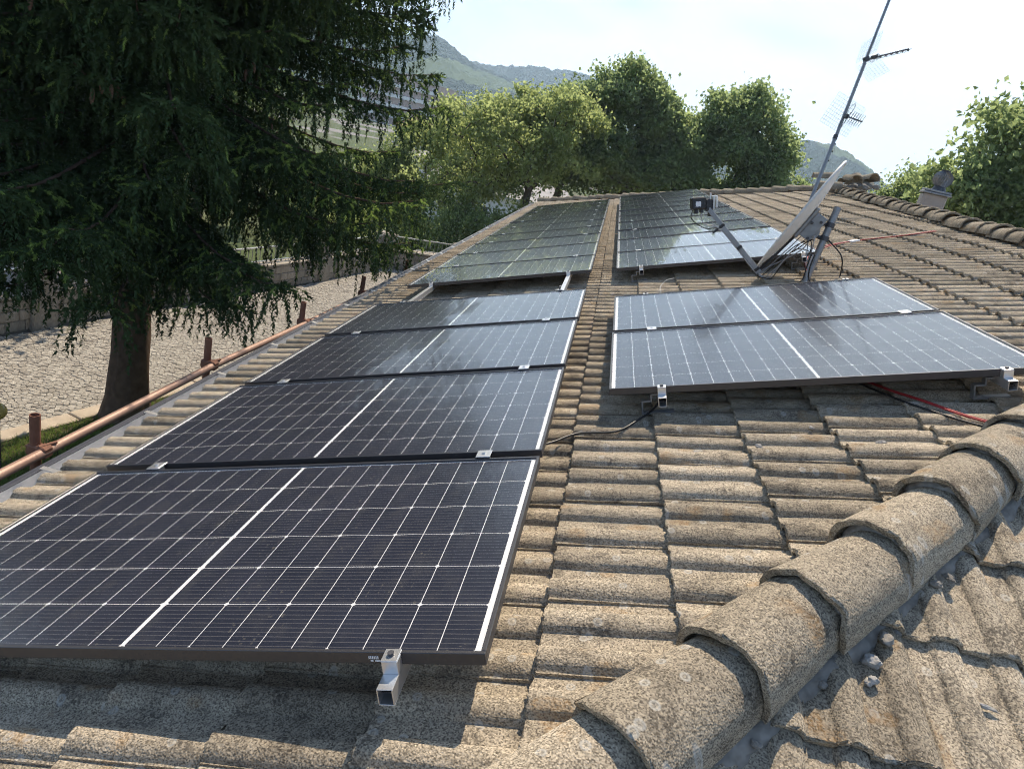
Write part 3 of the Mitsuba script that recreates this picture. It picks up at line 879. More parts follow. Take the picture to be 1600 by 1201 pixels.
for s_ in (1, -1):
    g = grid_panel(0.50, 0.27, 8, 10)
    q = norm(sd * s_ * 0.86 + bd * 0.5)
    put('reflector_grid', moved(g, frame(o + bd * -0.01 + q * 0.165, wd, q, np.cross(wd, q))), 'galvanised', ae)
# lower: a flat grid behind a short boom that points along the roof towards the viewer's right
o = up2(2.18)
bd = norm([0.30, -0.93, -0.16])
sd = norm(np.cross(np.cross(bd, mdir), bd))
wd = np.cross(sd, bd)
ae = thing('television_aerial', 'lower television aerial with a short comb boom before a flat wire grid', 'aerial')
fa = frame(o, wd, sd, bd)
put('boom', moved(cbox(-0.009, 0.009, -0.009, 0.009, -0.03, 0.46, 0.002), fa), 'dark_steel', ae)
for zz in np.linspace(0.12, 0.45, 7):
    put('director', moved(tube([(0.0, -0.085, zz), (0.0, 0.085, zz)], 0.004, 6), fa), 'dark_steel', ae)
put('dipole', cat([moved(cbox(-0.02, 0.02, -0.03, 0.03, 0.03, 0.10, 0.005), fa), loop(np.array([0.0, 0.10, 0.07]), fa, 0.028, 0.08), loop(np.array([0.0, -0.10, 0.07]), fa, 0.028, 0.08)]), 'black_plastic', ae)
put('reflector_grid', moved(grid_panel(0.50, 0.42, 14, 10), frame(o - bd * 0.03, wd, sd, bd)), 'galvanised', ae)

# ---------------------------------------------------------------- scaffold tubes along the eave
sc_posts = [(1.64, -0.765), (3.18, -0.77), (4.75, -0.83), (6.35, -0.86), (8.1, -0.93)]
sx = -2.45
names = ['rusty scaffold post nearest the viewer, left of the gutter, its open end glowing orange', 'rusty scaffold post right of the spruce trunk, second from the viewer', 'rusty scaffold post before the low hanging spruce twigs',
         'rusty scaffold post before the lit patch of cobbles', 'rusty scaffold post farthest along the gutter, near the wall corner']
for (u, z), nm in zip(sc_posts, names):
    t = thing('scaffold_post', nm, 'scaffold post', 'rusty scaffold posts along the eave')
    put('tube', moved(pipe(0.0245, 0.0205, z + 3.8, 18), mv(sx, u, -3.8)), 'rust_steel', t, smooth=40)
    cl = cat([cbox(-0.036, 0.036, -0.028, 0.028, -0.03, 0.03, 0.008), cbox(0.02, 0.075, -0.033, 0.033, -0.032, 0.032, 0.01), moved(trimesh.creation.cylinder(0.009, 0.09, sections=10), mv(0.05, 0.02, 0.03) @ toward((0, 0, 0), (0.3, 1, 0)))])
    put('coupler', moved(cl, mv(sx, u, z - 0.19)), 'rust_steel', t)
t = thing('scaffold_rail', 'long pinkish brown rusty tube clamped to the scaffold posts along the gutter', 'scaffold tube')
rp = [np.array([sx + 0.052, u, z - 0.19]) for u, z in sc_posts]
rp = [rp[0] + (rp[0] - rp[1]) * 2.2] + rp[:-1] + [rp[-1] + np.array([0, 0.05, 0])]
put('tube', tube(np.array(rp)[:], 0.0242, 14), 'pale_rust', t, smooth=50)

# ---------------------------------------------------------------- cables and crumbs on the roof
c = thing('black_cable', 'thin black cable running from the frontmost panels across sunlit tiles to the rail hook', 'cable')
put('sheath', tube(bezier([R2W(-0.12, 1.24, -0.06), R2W(0.0, 1.33, -0.075), R2W(0.10, 1.45, -0.088), R2W(0.25, 1.47, -0.094), R2W(0.34, 1.56, -0.085), R2W(0.42, 1.70, -0.08), R2W(0.50, 1.95, -0.06)]), 0.0048, 8), 'cable_black', c, smooth=60)
for k, (dv, col, nm) in enumerate(((0, 'cable_red', 'red cable running from under the panels in front of the dish to the hip tiles'), (1, 'cable_black', 'black cable beside the red one at the right hip tiles'))):
    c = thing(('red_cable', 'black_cable')[k], nm, 'cable')
    if k == 0:
        P = [R2W(1.25, 2.1, -0.07), R2W(1.36, 1.80, -0.075), R2W(1.46, 1.64, -0.085), R2W(1.56, 1.44, -0.088), R2W(1.66, 1.27, -0.07), R2W(1.78, 1.12, 0.0), R2W(1.95, 1.02, 0.04)]
        put('sheath', cat([tube(bezier(P), 0.0036, 8), tube(bezier([p + np.array([0.008, 0.008, 0.002]) for p in P]), 0.0036, 8)]), col, c, smooth=60)
    else:
        P = [R2W(1.22, 2.1, -0.075), R2W(1.35, 1.74, -0.082), R2W(1.45, 1.56, -0.092), R2W(1.56, 1.38, -0.094), R2W(1.66, 1.22, -0.07)]
        put('sheath', tube(bezier(P), 0.0046, 8), col, c, smooth=60)
c = thing('red_cable', 'red cable pair snaking up the tiles from the dish pole to the ridge', 'cable')
P = [R2W(1.72, 4.62, -0.09), R2W(1.95, 5.6, -0.085), R2W(2.25, 6.05, -0.085), R2W(2.6, 6.28, -0.085), R2W(3.0, 6.42, -0.085), R2W(3.40, 6.55, -0.085)]
put('sheath', cat([tube(bezier([p + np.array([0.02 * math.sin(i * 1.7 + j), 0.05 * j * (1 - i / 6), 0]) for i, p in enumerate(P)]), 0.0055, 6) for j in (0, 1)]), 'cable_red', c, smooth=60)
put('tape', moved(cbox(-0.05, 0.05, -0.03, 0.03, -0.006, 0.012, 0.004), MR @ mv(2.55, 6.26, -0.082) @ rotz(0.4)), 'white_plastic', c)
c = thing('grey_cable', 'short curled grey wire standing up between tiles left of the feed arm', 'cable')
put('sheath', tube(bezier([R2W(0.60, 4.25, -0.10), R2W(0.575, 4.36, -0.085), R2W(0.59, 4.50, -0.06), R2W(0.64, 4.58, -0.035), R2W(0.70, 4.62, -0.03)]), 0.0028, 6), 'cable_grey', c, smooth=60)


def end_pt(a, s, n):
    return (F_END @ np.array([a, s, n, 1]))[:3]


def ray_roof(x, y, n, end=False):
    d = RIGHT * (x - 800) / 1095 + DOWN * (y - 600.5) / 1095 + FWD
    nn = np.array([0, -ST, CT]) if end else np.array([-ST, 0, CT])
    o = F_END[:3, 3] if end else np.zeros(3)
    return CAM + d * ((n - (CAM - o) @ nn) / (d @ nn))


crumbs = [(1362, 1032, True, 0.020, 'white mortar crumb lying highest on the tiles right of the hip'), (1361, 1063, True, 0.016, 'pale mortar crumb just below the white one right of the hip'),
          (1088, 707, False, 0.012, 'small pale crumb on the tiles between black cable and hip'), (1186, 698, False, 0.013, 'pale pebble on the tiles under the front edge of the dish-side panels'),
          (1376, 693, False, 0.020, 'flat beige stone chip on the tiles left of the red cable'), (1543, 1105, True, 0.013, 'long thin tile splinter on the lower right tiles'),
          (1268, 668, False, 0.010, 'tiny dark pebble on the tile crest before the shaded rail')]
for k, (x, y, end, r_, nm) in enumerate(crumbs):
    p = ray_roof(x, y, -0.112, end)
    b = blob(r_, 40 + k, 0.75, 2, (1.0, 0.8, 0.7) if k != 5 else (0.35, 1.5, 0.35))
    tag(put('mortar_crumb', moved(b, mv(*p) @ rotz(k * 0.9)), 'mortar_mat'), nm, 'crumb')

on_roof = False
# ---------------------------------------------------------------- ground, pavement, kerb, grass
GZ = -3.80


def terrain(x, y):
    t = np.clip((y - 20.5) / 14, 0, 1)
    return GZ - 0.045 - 3.4 * t * t * (3 - 2 * t)


sp = np.concatenate([-np.geomspace(1400, 45, 14), np.linspace(-40, 40, 41), np.geomspace(45, 1400, 14)])
sy = np.concatenate([-np.geomspace(1400, 20, 10), np.linspace(-15, 60, 61), np.geomspace(65, 1400, 16)])
mat('ground_mat', lambda p, n, uv: mikit.mix(mikit.mix((0.10, 0.10, 0.06), (0.055, 0.085, 0.028), mikit.fbm(p.x * 0.15, p.y * 0.15, 0, 4)), mi.Color3f(0.20, 0.185, 0.17), mikit.smoothstep(0.55, 0.6, mikit.fbm(p.x * 0.06 + 5, p.y * 0.06, 0, 2))), 0.95, spec=0.1)
tag(put('ground', grid_sheet(sp, sy, terrain), 'ground_mat', smooth=True), kind='structure')

KA, KB = np.array([-6.33, 5.58]), np.array([-5.97, 6.75])                # inner edge of the kerb
kd = norm(KB - KA)
kn = np.array([-kd[1], kd[0]])                                            # points away from the house
bed_poly = [KA - kd * 9 + kn * 0.27, KA + kd * 5.2 + kn * 0.27, (-3.0, 12.6), (-3.0, 21.5), (-6.2, 21.5), (-6.85, 16.6), (-8.7, 9.2), (-11.0, 0.4), (-11.5, -3.4)]
bp = np.array([np.append(q, GZ - 0.022) for q in bed_poly])
mat('joint_mat', lambda p, n, uv: mikit.mix((0.12, 0.11, 0.092), (0.22, 0.20, 0.170), mikit.fbm(p.x * 14, p.y * 14, 0, 3)), 0.95, spec=0.1)
bedp = Polygon([q[:2] for q in bp])
vb, fb = trimesh.creation.triangulate_polygon(bedp, engine='earcut')
put('joint_bed', trimesh.Trimesh(np.c_[vb, np.full(len(vb), GZ - 0.022)], fb, process=False), 'joint_mat', 'pavement')
tag('pavement', kind='structure')


def cob_color(a, b):
    def fn(p, n, uv):
        c = mikit.mix(a, b, mikit.fbm(p.x * 9, p.y * 9, 0, 3))
        return c * (0.80 + 0.4 * mikit.noise(p.x * 70, p.y * 70, p.z * 20))
    return fn


mat('cobble_mat_0', cob_color((0.225, 0.208, 0.180), (0.31, 0.29, 0.255)), 0.85, spec=0.2)
mat('cobble_mat_1', cob_color((0.265, 0.248, 0.215), (0.36, 0.34, 0.30)), 0.85, spec=0.2)
mat('cobble_mat_2', cob_color((0.185, 0.170, 0.148), (0.265, 0.245, 0.215)), 0.85, spec=0.2)
x0, y0, x1, y1 = bedp.bounds
step = 0.080
gx_, gy_ = np.meshgrid(np.arange(x0 - 0.4, x1 + 0.4, step), np.arange(y0 - 0.4, y1 + 0.4, step))
seeds = np.stack([gx_.ravel() + np.where(np.arange(gx_.size) // gx_.shape[1] % 2, step / 2, 0), gy_.ravel()], 1) + rng.uniform(-0.030, 0.030, (gx_.size, 2))
vor = Voronoi(seeds)
cob = []
inner = bedp.buffer(-0.02)
shapely.prepare(inner)
for i, reg in enumerate(vor.point_region):
    r_ = vor.regions[reg]
    if -1 in r_ or len(r_) < 4 or not inner.contains(Point(seeds[i])):
        continue
    P = vor.vertices[r_]
    c0 = P.mean(0)
    if np.linalg.norm(P - c0, axis=1).max() > 0.25:
        continue
    P = c0 + (P - c0) * (1 - 0.0032 / np.maximum(np.linalg.norm(P - c0, axis=1, keepdims=True), 0.03))
    if (P[1, 0] - P[0, 0]) * (P[2, 1] - P[1, 1]) < (P[1, 1] - P[0, 1]) * (P[2, 0] - P[1, 0]):
        P = P[::-1]
    n = len(P)
    h = GZ + rng.uniform(-0.006, 0.006)
    tx, ty = rng.normal(0, 0.03, 2)
    zt = h + (P - c0) @ [tx, ty]
    topP = c0 + (P - c0) * 0.90
    V = np.vstack([np.c_[P, np.full(n, GZ - 0.03)], np.c_[P, zt - 0.006], np.c_[topP, zt]])
    j = np.arange(n)
    k = (j + 1) % n
    F = np.vstack([np.stack([j, k, n + k], 1), np.stack([j, n + k, n + j], 1), np.stack([n + j, n + k, 2 * n + k], 1), np.stack([n + j, 2 * n + k, 2 * n + j], 1),
                   np.stack([np.full(n - 2, 2 * n), 2 * n + j[1:-1], 2 * n + j[2:]], 1)])
    p3 = np.append(c0, GZ)
    X_, Y_, Z_ = px(p3)
    hidden = not (-30 < X_ < 700 and 380 < Y_ < 720) or (X_ * 0.62 + Y_) > 800
    cob.append((9e9 if hidden else Z_, trimesh.Trimesh(V, F, process=False), int(rng.choice(3, p=[0.5, 0.3, 0.2]))))
cob.sort(key=lambda t: t[0])
rest = [[], [], []]
for i, (w, mesh, k) in enumerate(cob):
    if i < 300:
        put('cobble', mesh, f'cobble_mat_{k}', 'pavement')
    else:
        rest[k].append(mesh)
for k in range(3):
    if rest[k]:
        tag(put('far_cobbles', cat(rest[k]), f'cobble_mat_{k}', 'pavement'), kind='stuff')

mat('kerb_mat', lambda p, n, uv: mikit.mix((0.30, 0.25, 0.19), (0.46, 0.40, 0.32), mikit.fbm(p.x * 8, p.y * 8, p.z * 8, 3)), 0.9, spec=0.2)
for k in range(-7, 5):
    a = KA + kd * (k * 1.0)
    m = frame(np.append(a, GZ), np.append(kd, 0), np.append(kn, 0), [0, 0, 1])
    put('stone', moved(cbox(0.006, 0.994, 0, 0.25, -0.15, 0.075 + rng.uniform(-0.008, 0.008), 0.012), m), 'kerb_mat', 'kerb')
tag('kerb', kind='structure')

mat('soil_mat', (0.06, 0.05, 0.035), 0.95, spec=0.05)
scene['grass_mat'] = {'type': 'principledthin', 'base_color': mikit.proc(lambda p, n, uv: mikit.mix((0.130, 0.200, 0.045), (0.260, 0.320, 0.095), mikit.fbm(p.x * 5, p.y * 5, p.z * 20, 3))), 'roughness': 0.6, 'diff_trans': 0.7}
soil = Polygon([KA - kd * 8, KA + kd * 4.6, (-1.72, 10.9), (-1.72, -3.4)])
vs, fs = trimesh.creation.triangulate_polygon(soil, engine='earcut')
tag(put('lawn', trimesh.Trimesh(np.c_[vs, np.full(len(vs), GZ + 0.03)], fs, process=False), 'soil_mat'), kind='structure')
nb = 60000
bx_ = KA[0] + rng.uniform(-0.0, 2.6, nb)
pos = np.stack([rng.uniform(-7.6, -3.4, nb), rng.uniform(2.5, 9.5, nb)], 1)
side = (pos - KA) @ kn
pos = pos[(side < -0.02) & (side > -2.6)]
nb = len(pos)
hh, aa_, ln = rng.uniform(0.05, 0.11, nb), rng.uniform(0, 6.28, nb), rng.normal(0, 0.04, (nb, 2))
w_ = np.stack([np.cos(aa_), np.sin(aa_)], 1) * 0.006
base = np.c_[pos, np.full(nb, GZ + 0.03)]
V = np.stack([base + np.c_[w_, np.zeros(nb)], base - np.c_[w_, np.zeros(nb)], base + np.c_[ln, hh]], 1).reshape(-1, 3)
tag(put('grass', trimesh.Trimesh(V, np.arange(len(V)).reshape(-1, 3), process=False), 'grass_mat'), 'sunlit green grass strip between the eave and the cobbles', 'grass', kind='stuff')

# garden globe at the picture's left edge
t = thing('globe_lamp', 'yellowish round garden globe at the left picture edge over the cobbles', 'lamp')
gp = np.array([-5.80, 4.99, -2.96])
mat('globe_mat', (0.55, 0.40, 0.12), 0.25)
put('globe', moved(trimesh.creation.icosphere(subdivisions=3, radius=0.095), mv(*gp)), 'globe_mat', t, smooth=True)
put('post', tube([gp - [0, 0, 0.09], [gp[0], gp[1], GZ]], 0.025, 12), 'dark_steel', t, smooth=50)

# ---------------------------------------------------------------- low stone wall with pillars and railing
mat('stone_mat_0', cob_color((0.17, 0.155, 0.13), (0.30, 0.275, 0.235)), 0.9, spec=0.15)
mat('stone_mat_1', cob_color((0.24, 0.215, 0.175), (0.38, 0.34, 0.29)), 0.9, spec=0.15)
mat('wall_joint', (0.15, 0.14, 0.125), 0.95)
WL = [np.array(q, float) for q in ((-11.6, -3.4), (-8.95, 9.2), (-7.05, 16.6), (-6.35, 19.9))]
WR = [np.array([-6.35, 19.9]), np.array([-4.2, 21.2]), np.array([0.5, 23.0])]
wall = thing('stone_wall', 'low grey stone boundary wall with square pillars along the cobbled drive', 'wall')
rail_ = thing('railing', 'pale iron railing between the stone wall pillars', 'railing')
WH, WT = 0.56, 0.30
pillars = []
for path in (WL, WR):
    for a, b in zip(path[:-1], path[1:]):
        d = b - a
        ln_ = np.linalg.norm(d)
        d = d / ln_
        nn = np.array([-d[1], d[0]])
        fr = frame(np.append(a, GZ), np.append(d, 0), np.append(nn, 0), [0, 0, 1])
        put('core', moved(box(0.0, ln_, -WT / 2 + 0.012, WT / 2 - 0.012, -0.3, WH - 0.02), fr), 'wall_joint', wall)
        fine = b[1] > 5
        far_st = [[], []]
        for row in range(3):
            x = -rng.uniform(0, 0.2)
            z0_, z1_ = row * 0.185, row * 0.185 + 0.173
            while x < ln_:
                w__ = rng.uniform(0.2, 0.48)
                xa, xb = max(x, 0.002), min(x + w__, ln_ - 0.002)
                if xb - xa > 0.05:
                    st = moved(cbox(xa, xb - 0.014, -WT / 2 - rng.uniform(0, 0.012), WT / 2 + rng.uniform(0, 0.012), z0_, z1_ + rng.uniform(-0.012, 0.0), 0.012), fr)
                    vis = seen((fr @ np.array([(xa + xb) / 2, 0, z1_, 1]))[:3], 20)
                    if vis and fine:
                        put('stone', st, f'stone_mat_{rng.integers(2)}', wall)
                    else:
                        far_st[rng.integers(2)].append(st)
                x += w__
        for k in range(2):
            if far_st[k]:
                tag(put('far_stones', cat(far_st[k]), f'stone_mat_{k}', wall), kind='stuff')
        put('coping', moved(cbox(0.0, ln_, -WT / 2 - 0.04, WT / 2 + 0.04, WH, WH + 0.06, 0.012), fr), 'stone_mat_1', wall)
        npil = max(1, int(round(ln_ / 3.2)))
        for k in range(npil + 1):
            if not any(np.linalg.norm(a + d * ln_ * k / npil - q) < 0.8 for q in pillars):
                pillars.append(a + d * ln_ * k / npil)
        bars = []
        for x in np.arange(0.14, ln_ - 0.1, 0.13):
            bars.append(tube([(fr @ np.array([x, 0, WH + 0.06, 1]))[:3], (fr @ np.array([x, 0, WH + 0.44, 1]))[:3]], 0.008, 5))
        tag(put('bars', cat(bars), 'galvanised', rail_), kind='stuff')
        put('top_rail', moved(cat([cbox(0, ln_, -0.018, 0.018, WH + 0.43, WH + 0.462, 0.003), cbox(0, ln_, -0.012, 0.012, WH + 0.10, WH + 0.125, 0.003)]), fr), 'aluminium', rail_)
for q in pillars:
    a = math.atan2(3.3, 0.7)
    m = frame(np.append(q, GZ), [math.cos(a), math.sin(a), 0], [-math.sin(a), math.cos(a), 0], [0, 0, 1])
    pk = put('pillar', moved(cbox(-0.225, 0.225, -0.225, 0.225, -0.3, 1.00, 0.02), m), 'stone_mat_0', wall)
    put('cap', moved(cat([cbox(-0.27, 0.27, -0.27, 0.27, 1.00, 1.06, 0.015), cbox(-0.2, 0.2, -0.2, 0.2, 1.06, 1.09, 0.012)]), m), 'stone_mat_1', pk)
t = thing('notice_plate', 'two small white plates on the shaded stone wall below the corner pillar', 'plate')
wd_ = norm(WL[3] - WL[2])
wn_ = np.array([wd_[1], -wd_[0]])
for k in range(2):
    q = WL[3] - wd_ * (0.5 + 0.26 * k) + wn_ * (WT / 2 + 0.02)
    put('plate', moved(cbox(-0.09, 0.09, -0.008, 0.008, -0.1, 0.1, 0.003), frame(np.append(q, GZ + 0.27 - 0.06 * k), np.append(wd_, 0), np.append(-wn_, 0), [0, 0, 1])), 'white_plastic', t)

# ---------------------------------------------------------------- hills
mat('forest_mat', lambda p, n, uv: mikit.mix(mikit.mix((0.006, 0.015, 0.011), (0.024, 0.042, 0.028), mikit.noise(p.x * 0.16, p.y * 0.16, p.z * 0.2)) * (0.65 + 0.7 * mikit.noise(p.x * 0.7, p.y * 0.7, p.z * 0.9)),
                                             mi.Color3f(0.070, 0.095, 0.040), mikit.smoothstep(0.70, 0.73, mikit.fbm(p.x * 0.012 + 11.3, p.y * 0.006, p.z * 0.02, 2))), 0.95, spec=0.05)


def hill(name, az0, az1, r0, r1, sky_az, sky_el, seed, n_az, n_r, bump):
    """wooded hillside: the skyline rises to the elevations sky_el (degrees, seen from the roof) at the azimuths sky_az"""
    az = np.linspace(az0, az1, n_az)
    el = np.interp(az, sky_az, sky_el)
    r = np.linspace(0, 1, n_r)
    A_, S_ = np.meshgrid(np.radians(az), r)
    D = r0 + (r1 - r0) * S_
    top = np.maximum(np.tan(np.radians(el))[None, :] * (r0 + (r1 - r0) * 0.82) + CAM[2] - GZ + 4.2 - bump * 0.6, 0)
    H = top * np.where(S_ < 0.82, np.sin(np.minimum(S_ / 0.82, 1) * np.pi / 2) ** 1.35, np.cos(np.maximum(S_ - 0.82, 0) / 0.18 * 1.1) ** 0.7)
    X, Y = CAM[0] + D * np.sin(A_), CAM[1] + D * np.cos(A_)
    q = np.stack([X, Y, X * 0], -1)
    fold = meshkit.fbm(q / 170.0 + seed, 3, seed) - 0.5
    crown = meshkit.noise(q / 9.0, seed + 1) ** 1.5 * 0.7 + meshkit.noise(q / 4.5, seed + 2) * 0.3
    Z = GZ - 4.2 + H * (1 + 0.25 * fold * (1 - S_)) + crown * bump * np.clip(H / 8, 0, 1)
    i = np.arange(n_az * n_r).reshape(n_r, n_az)
    a, b, c, d = i[:-1, :-1].ravel(), i[:-1, 1:].ravel(), i[1:, 1:].ravel(), i[1:, :-1].ravel()
    V = np.stack([X.ravel(), Y.ravel(), Z.ravel()], 1)
    tag(put(name, trimesh.Trimesh(V, np.vstack([np.stack([a, b, c], 1), np.stack([a, c, d], 1)]), process=False), 'forest_mat', smooth=True), kind='structure')


hill('hill', -75, 2, 500, 1250, [-75, -55, -40, -28, -21, -18, -15.4, -14.2, -12.5, -10, -7, -4, 0, 2], [1.5, 3.0, 3.6, 3.9, 4.1, 4.3, 4.75, 4.35, 3.6, 3.3, 2.6, 1.2, 0.2, -0.4], 3, 520, 120, 9)
hill('hill', -30, 20, 1000, 1380, [-30, -13, -11, -9.6, -7.5, -5, -3, 0, 5, 12, 20], [3.8, 3.9, 4.0, 4.25, 4.65, 4.9, 4.85, 4.4, 3.0, 1.5, 1.0], 8, 340, 60, 11)
hill('hill', 2, 24.5, 560, 1050, [2, 8, 11, 12.6, 14.4, 16.0, 17.6, 19.2, 20.6, 22, 24.5], [1.0, 3.0, 3.6, 3.65, 3.65, 3.3, 2.6, 1.65, 0.9, 0.5, 0.0], 5, 260, 90, 8)
hill('hill', 15, 75, 850, 1380, [15, 19, 21, 23, 30, 50, 75], [0.6, 1.7, 1.35, 1.1, 1.4, 2.4, 1.5], 12, 300, 50, 10)

# ---------------------------------------------------------------- trees
def leaf_mat(name, a, b, trans):
    scene[name] = {'type': 'principledthin', 'base_color': mikit.proc(lambda p, n, uv: mikit.mix(a, b, mikit.noise(p.x * 1.3, p.y * 1.3, p.z * 1.3) * 0.45 + mikit.noise(p.x * 11, p.y * 11, p.z * 11) * 0.55)),
                   'roughness': 0.45, 'diff_trans': trans, 'spec_trans': 0.0}


leaf_mat('leaf_light', (0.230, 0.290, 0.110), (0.450, 0.510, 0.210), 1.5)
leaf_mat('leaf_mid', (0.135, 0.203, 0.095), (0.415, 0.497, 0.215), 1.5)
leaf_mat('leaf_dark', (0.090, 0.140, 0.062), (0.230, 0.290, 0.110), 1.3)
mat('bark_mat', lambda p, n, uv: mikit.mix((0.045, 0.036, 0.028), (0.13, 0.105, 0.08), mikit.fbm(p.x * 9, p.y * 9, p.z * 3, 4)), 0.95, spec=0.1)
mat('spruce_bark', lambda p, n, uv: mikit.mix((0.040, 0.028, 0.021), (0.145, 0.100, 0.072), mikit.fbm(p.x * 16, p.y * 16, p.z * 9, 4)), 0.95, spec=0.1)


def unit(n_, g):
    d = g.standard_normal((n_, 3))
    return d / np.linalg.norm(d, axis=1, keepdims=True)


def deciduous(name, label, base, fork, clumps, per, leaf, mat_, seed, spread=0.42, trunk_r=0.16, group='leafy trees beyond the roof', category='tree'):
    """clumps: list of (centre, radii, n): ellipsoids of the crown, filled with n leaf clusters that hang on limbs grown from the fork"""
    g = np.random.default_rng(seed)
    t = thing(name, label, category, group)
    tips = []
    for c, r_, n_ in clumps:
        d = unit(n_ * 3, g)
        rad = g.uniform(0.25, 1.0, n_ * 3) ** 0.45
        P = np.array(c) + d * rad[:, None] * np.array(r_)
        keep = meshkit.fbm(P * 0.8 + seed, 2, seed) > 0.38
        tips.append(P[keep][:n_])
    tips = np.vstack(tips)
    base, fork = np.array(base, float), np.array(fork, float)
    nodes = [base, base + (fork - base) * 0.5 + g.normal(0, 0.06, 3), fork]
    par = [-1, 0, 1]
    tip_of = []
    for P in tips[np.argsort(np.linalg.norm(tips - fork, axis=1))]:
        N = np.array(nodes[2:])
        dist = np.linalg.norm(N - P, axis=1) + 0.35 * np.linalg.norm(N - fork, axis=1)
        j = int(np.argmin(dist)) + 2
        q = nodes[j]
        mid = q + (P - q) * 0.5 + [0, 0, 0.10 * np.linalg.norm(P - q)] + g.normal(0, 0.07, 3) * min(1, np.linalg.norm(P - q))
        nodes.append(mid); par.append(j)
        nodes.append(P); par.append(len(nodes) - 2)
        tip_of.append(len(nodes) - 1)
    w_ = np.zeros(len(nodes))
    w_[tip_of] = 1
    for i in range(len(nodes) - 1, 0, -1):
        w_[par[i]] += w_[i]
    rad = trunk_r * (w_ / w_[1]) ** 0.5 + 0.006
    put('trunk', tube([nodes[0] - [0, 0, 0.3], nodes[1], nodes[2]], [trunk_r * 1.35, trunk_r * 1.05, trunk_r * 0.92], 10), 'bark_mat', t, smooth=60)
    tb = [tube([nodes[par[i]], nodes[i]], [min(rad[par[i]], rad[i] * 1.25), rad[i]], 5, cap=False) for i in range(3, len(nodes))]
    put('limbs', cat(tb), 'bark_mat', t, smooth=60)
    T = np.array(nodes)[tip_of]
    n_ = len(T) * per
    C = np.repeat(T, per, 0) + g.normal(0, 1, (n_, 3)) * spread * np.repeat(g.uniform(0.6, 1.25, (len(T), 1)), per, 0) * [1, 1, 0.75]
    d1 = unit(n_, g)
    d1[:, 2] -= 0.35
    d1 /= np.linalg.norm(d1, axis=1, keepdims=True)
    d2 = np.cross(d1, unit(n_, g))
    d2 /= np.linalg.norm(d2, axis=1, keepdims=True) + 1e-9
    s_ = leaf * g.uniform(0.65, 1.25, (n_, 1))
    up_ = np.cross(d1, d2) * s_ * 0.18
    V = np.stack([C, C + d1 * s_ * 0.5 + d2 * s_ * 0.36 + up_, C + d1 * s_, C + d1 * s_ * 0.5 - d2 * s_ * 0.36 + up_], 1).reshape(-1, 3)
    i = np.arange(n_) * 4
    F = np.vstack([np.stack([i, i + 1, i + 2], 1), np.stack([i, i + 2, i + 3], 1)])
    put('crown', trimesh.Trimesh(V, F, process=False), mat_, t)
    return t


GL = -7.2
deciduous('leafy_tree', 'airy pale green tree with leaning dark trunk at the far left roof corner', (-3.6, 28.9, GL), (-3.35, 28.6, -1.1),
          [((-4.9, 28.3, 0.55), (2.9, 2.4, 1.75), 150), ((-2.2, 28.4, 1.2), (1.5, 1.8, 1.7), 60), ((-6.3, 28.0, -1.6), (2.0, 1.6, 1.1), 36), ((-3.2, 29.0, 1.9), (2.1, 1.5, 0.9), 46)], 85, 0.16, 'leaf_light', 11, 0.25, 0.17)
deciduous('leafy_tree', 'tall dense dark green tree behind the middle of the far hip', (0.3, 33.0, GL), (0.3, 32.8, -1.5),
          [((-0.5, 31.6, 3.5), (1.3, 1.3, 1.3), 56), ((1.0, 31.9, 2.9), (1.1, 1.2, 1.4), 40), ((-2.3, 31.6, 2.2), (1.2, 1.2, 1.3), 40), ((-0.9, 31.4, 0.9), (2.0, 1.4, 1.2), 60), ((1.6, 31.8, 0.6), (1.8, 1.4, 1.3), 56), ((2.2, 32.0, 2.0), (0.9, 1.1, 1.2), 26), ((2.9, 31.8, 0.4), (1.2, 1.2, 1.2), 34), ((2.6, 32.0, 2.0), (0.9, 1.0, 1.3), 26)], 120, 0.19, 'leaf_mid', 12, 0.27, 0.2)
deciduous('leafy_tree', 'broad dense green tree right of the tall one, reaching to the mast', (5.0, 34.0, GL), (5.0, 33.6, -0.5),
          [((3.9, 32.6, 3.6), (0.9, 1.1, 1.3), 36), ((5.2, 32.9, 3.7), (1.1, 1.2, 1.4), 42), ((6.6, 33.0, 2.5), (1.0, 1.2, 1.2), 34), ((4.2, 32.5, 1.4), (1.6, 1.3, 1.3), 52), ((6.0, 32.8, 1.0), (1.6, 1.3, 1.2), 50), ((7.4, 33.0, 0.9), (0.9, 1.1, 1.0), 26), ((4.9, 32.6, 2.4), (1.2, 1.1, 1.2), 40), ((2.9, 32.6, 1.6), (1.0, 1.0, 1.6), 34), ((3.2, 32.4, 0.2), (1.4, 1.0, 1.0), 34)], 120, 0.19, 'leaf_mid', 13, 0.27, 0.2)
deciduous('leafy_tree', 'dark green tree standing behind the airy pale one', (-2.6, 35.5, GL), (-2.6, 35.0, -1.0),
          [((-2.6, 34.5, 1.2), (2.2, 2.0, 2.3), 110), ((1.8, 35.5, -0.2), (3.2, 1.6, 1.2), 60), ((-5.5, 36.0, -0.6), (2.4, 2.0, 1.7), 60)], 150, 0.18, 'leaf_dark', 14, 0.45, 0.2)
deciduous('leafy_tree', 'large bright leafy tree at the right picture edge behind the ridge', (10.6, 19.4, GL), (10.5, 19.2, 0.0),
          [((10.0, 18.8, 3.3), (1.5, 1.4, 1.5), 60), ((11.4, 19.0, 4.2), (1.8, 1.7, 1.9), 80), ((8.75, 18.9, 2.0), (1.0, 1.1, 0.9), 30), ((9.7, 19.1, 1.1), (1.3, 1.2, 0.8), 34), ((11.4, 19.2, 1.0), (1.6, 1.4, 1.0), 40)], 150, 0.17, 'leaf_mid', 15, 0.29, 0.17)
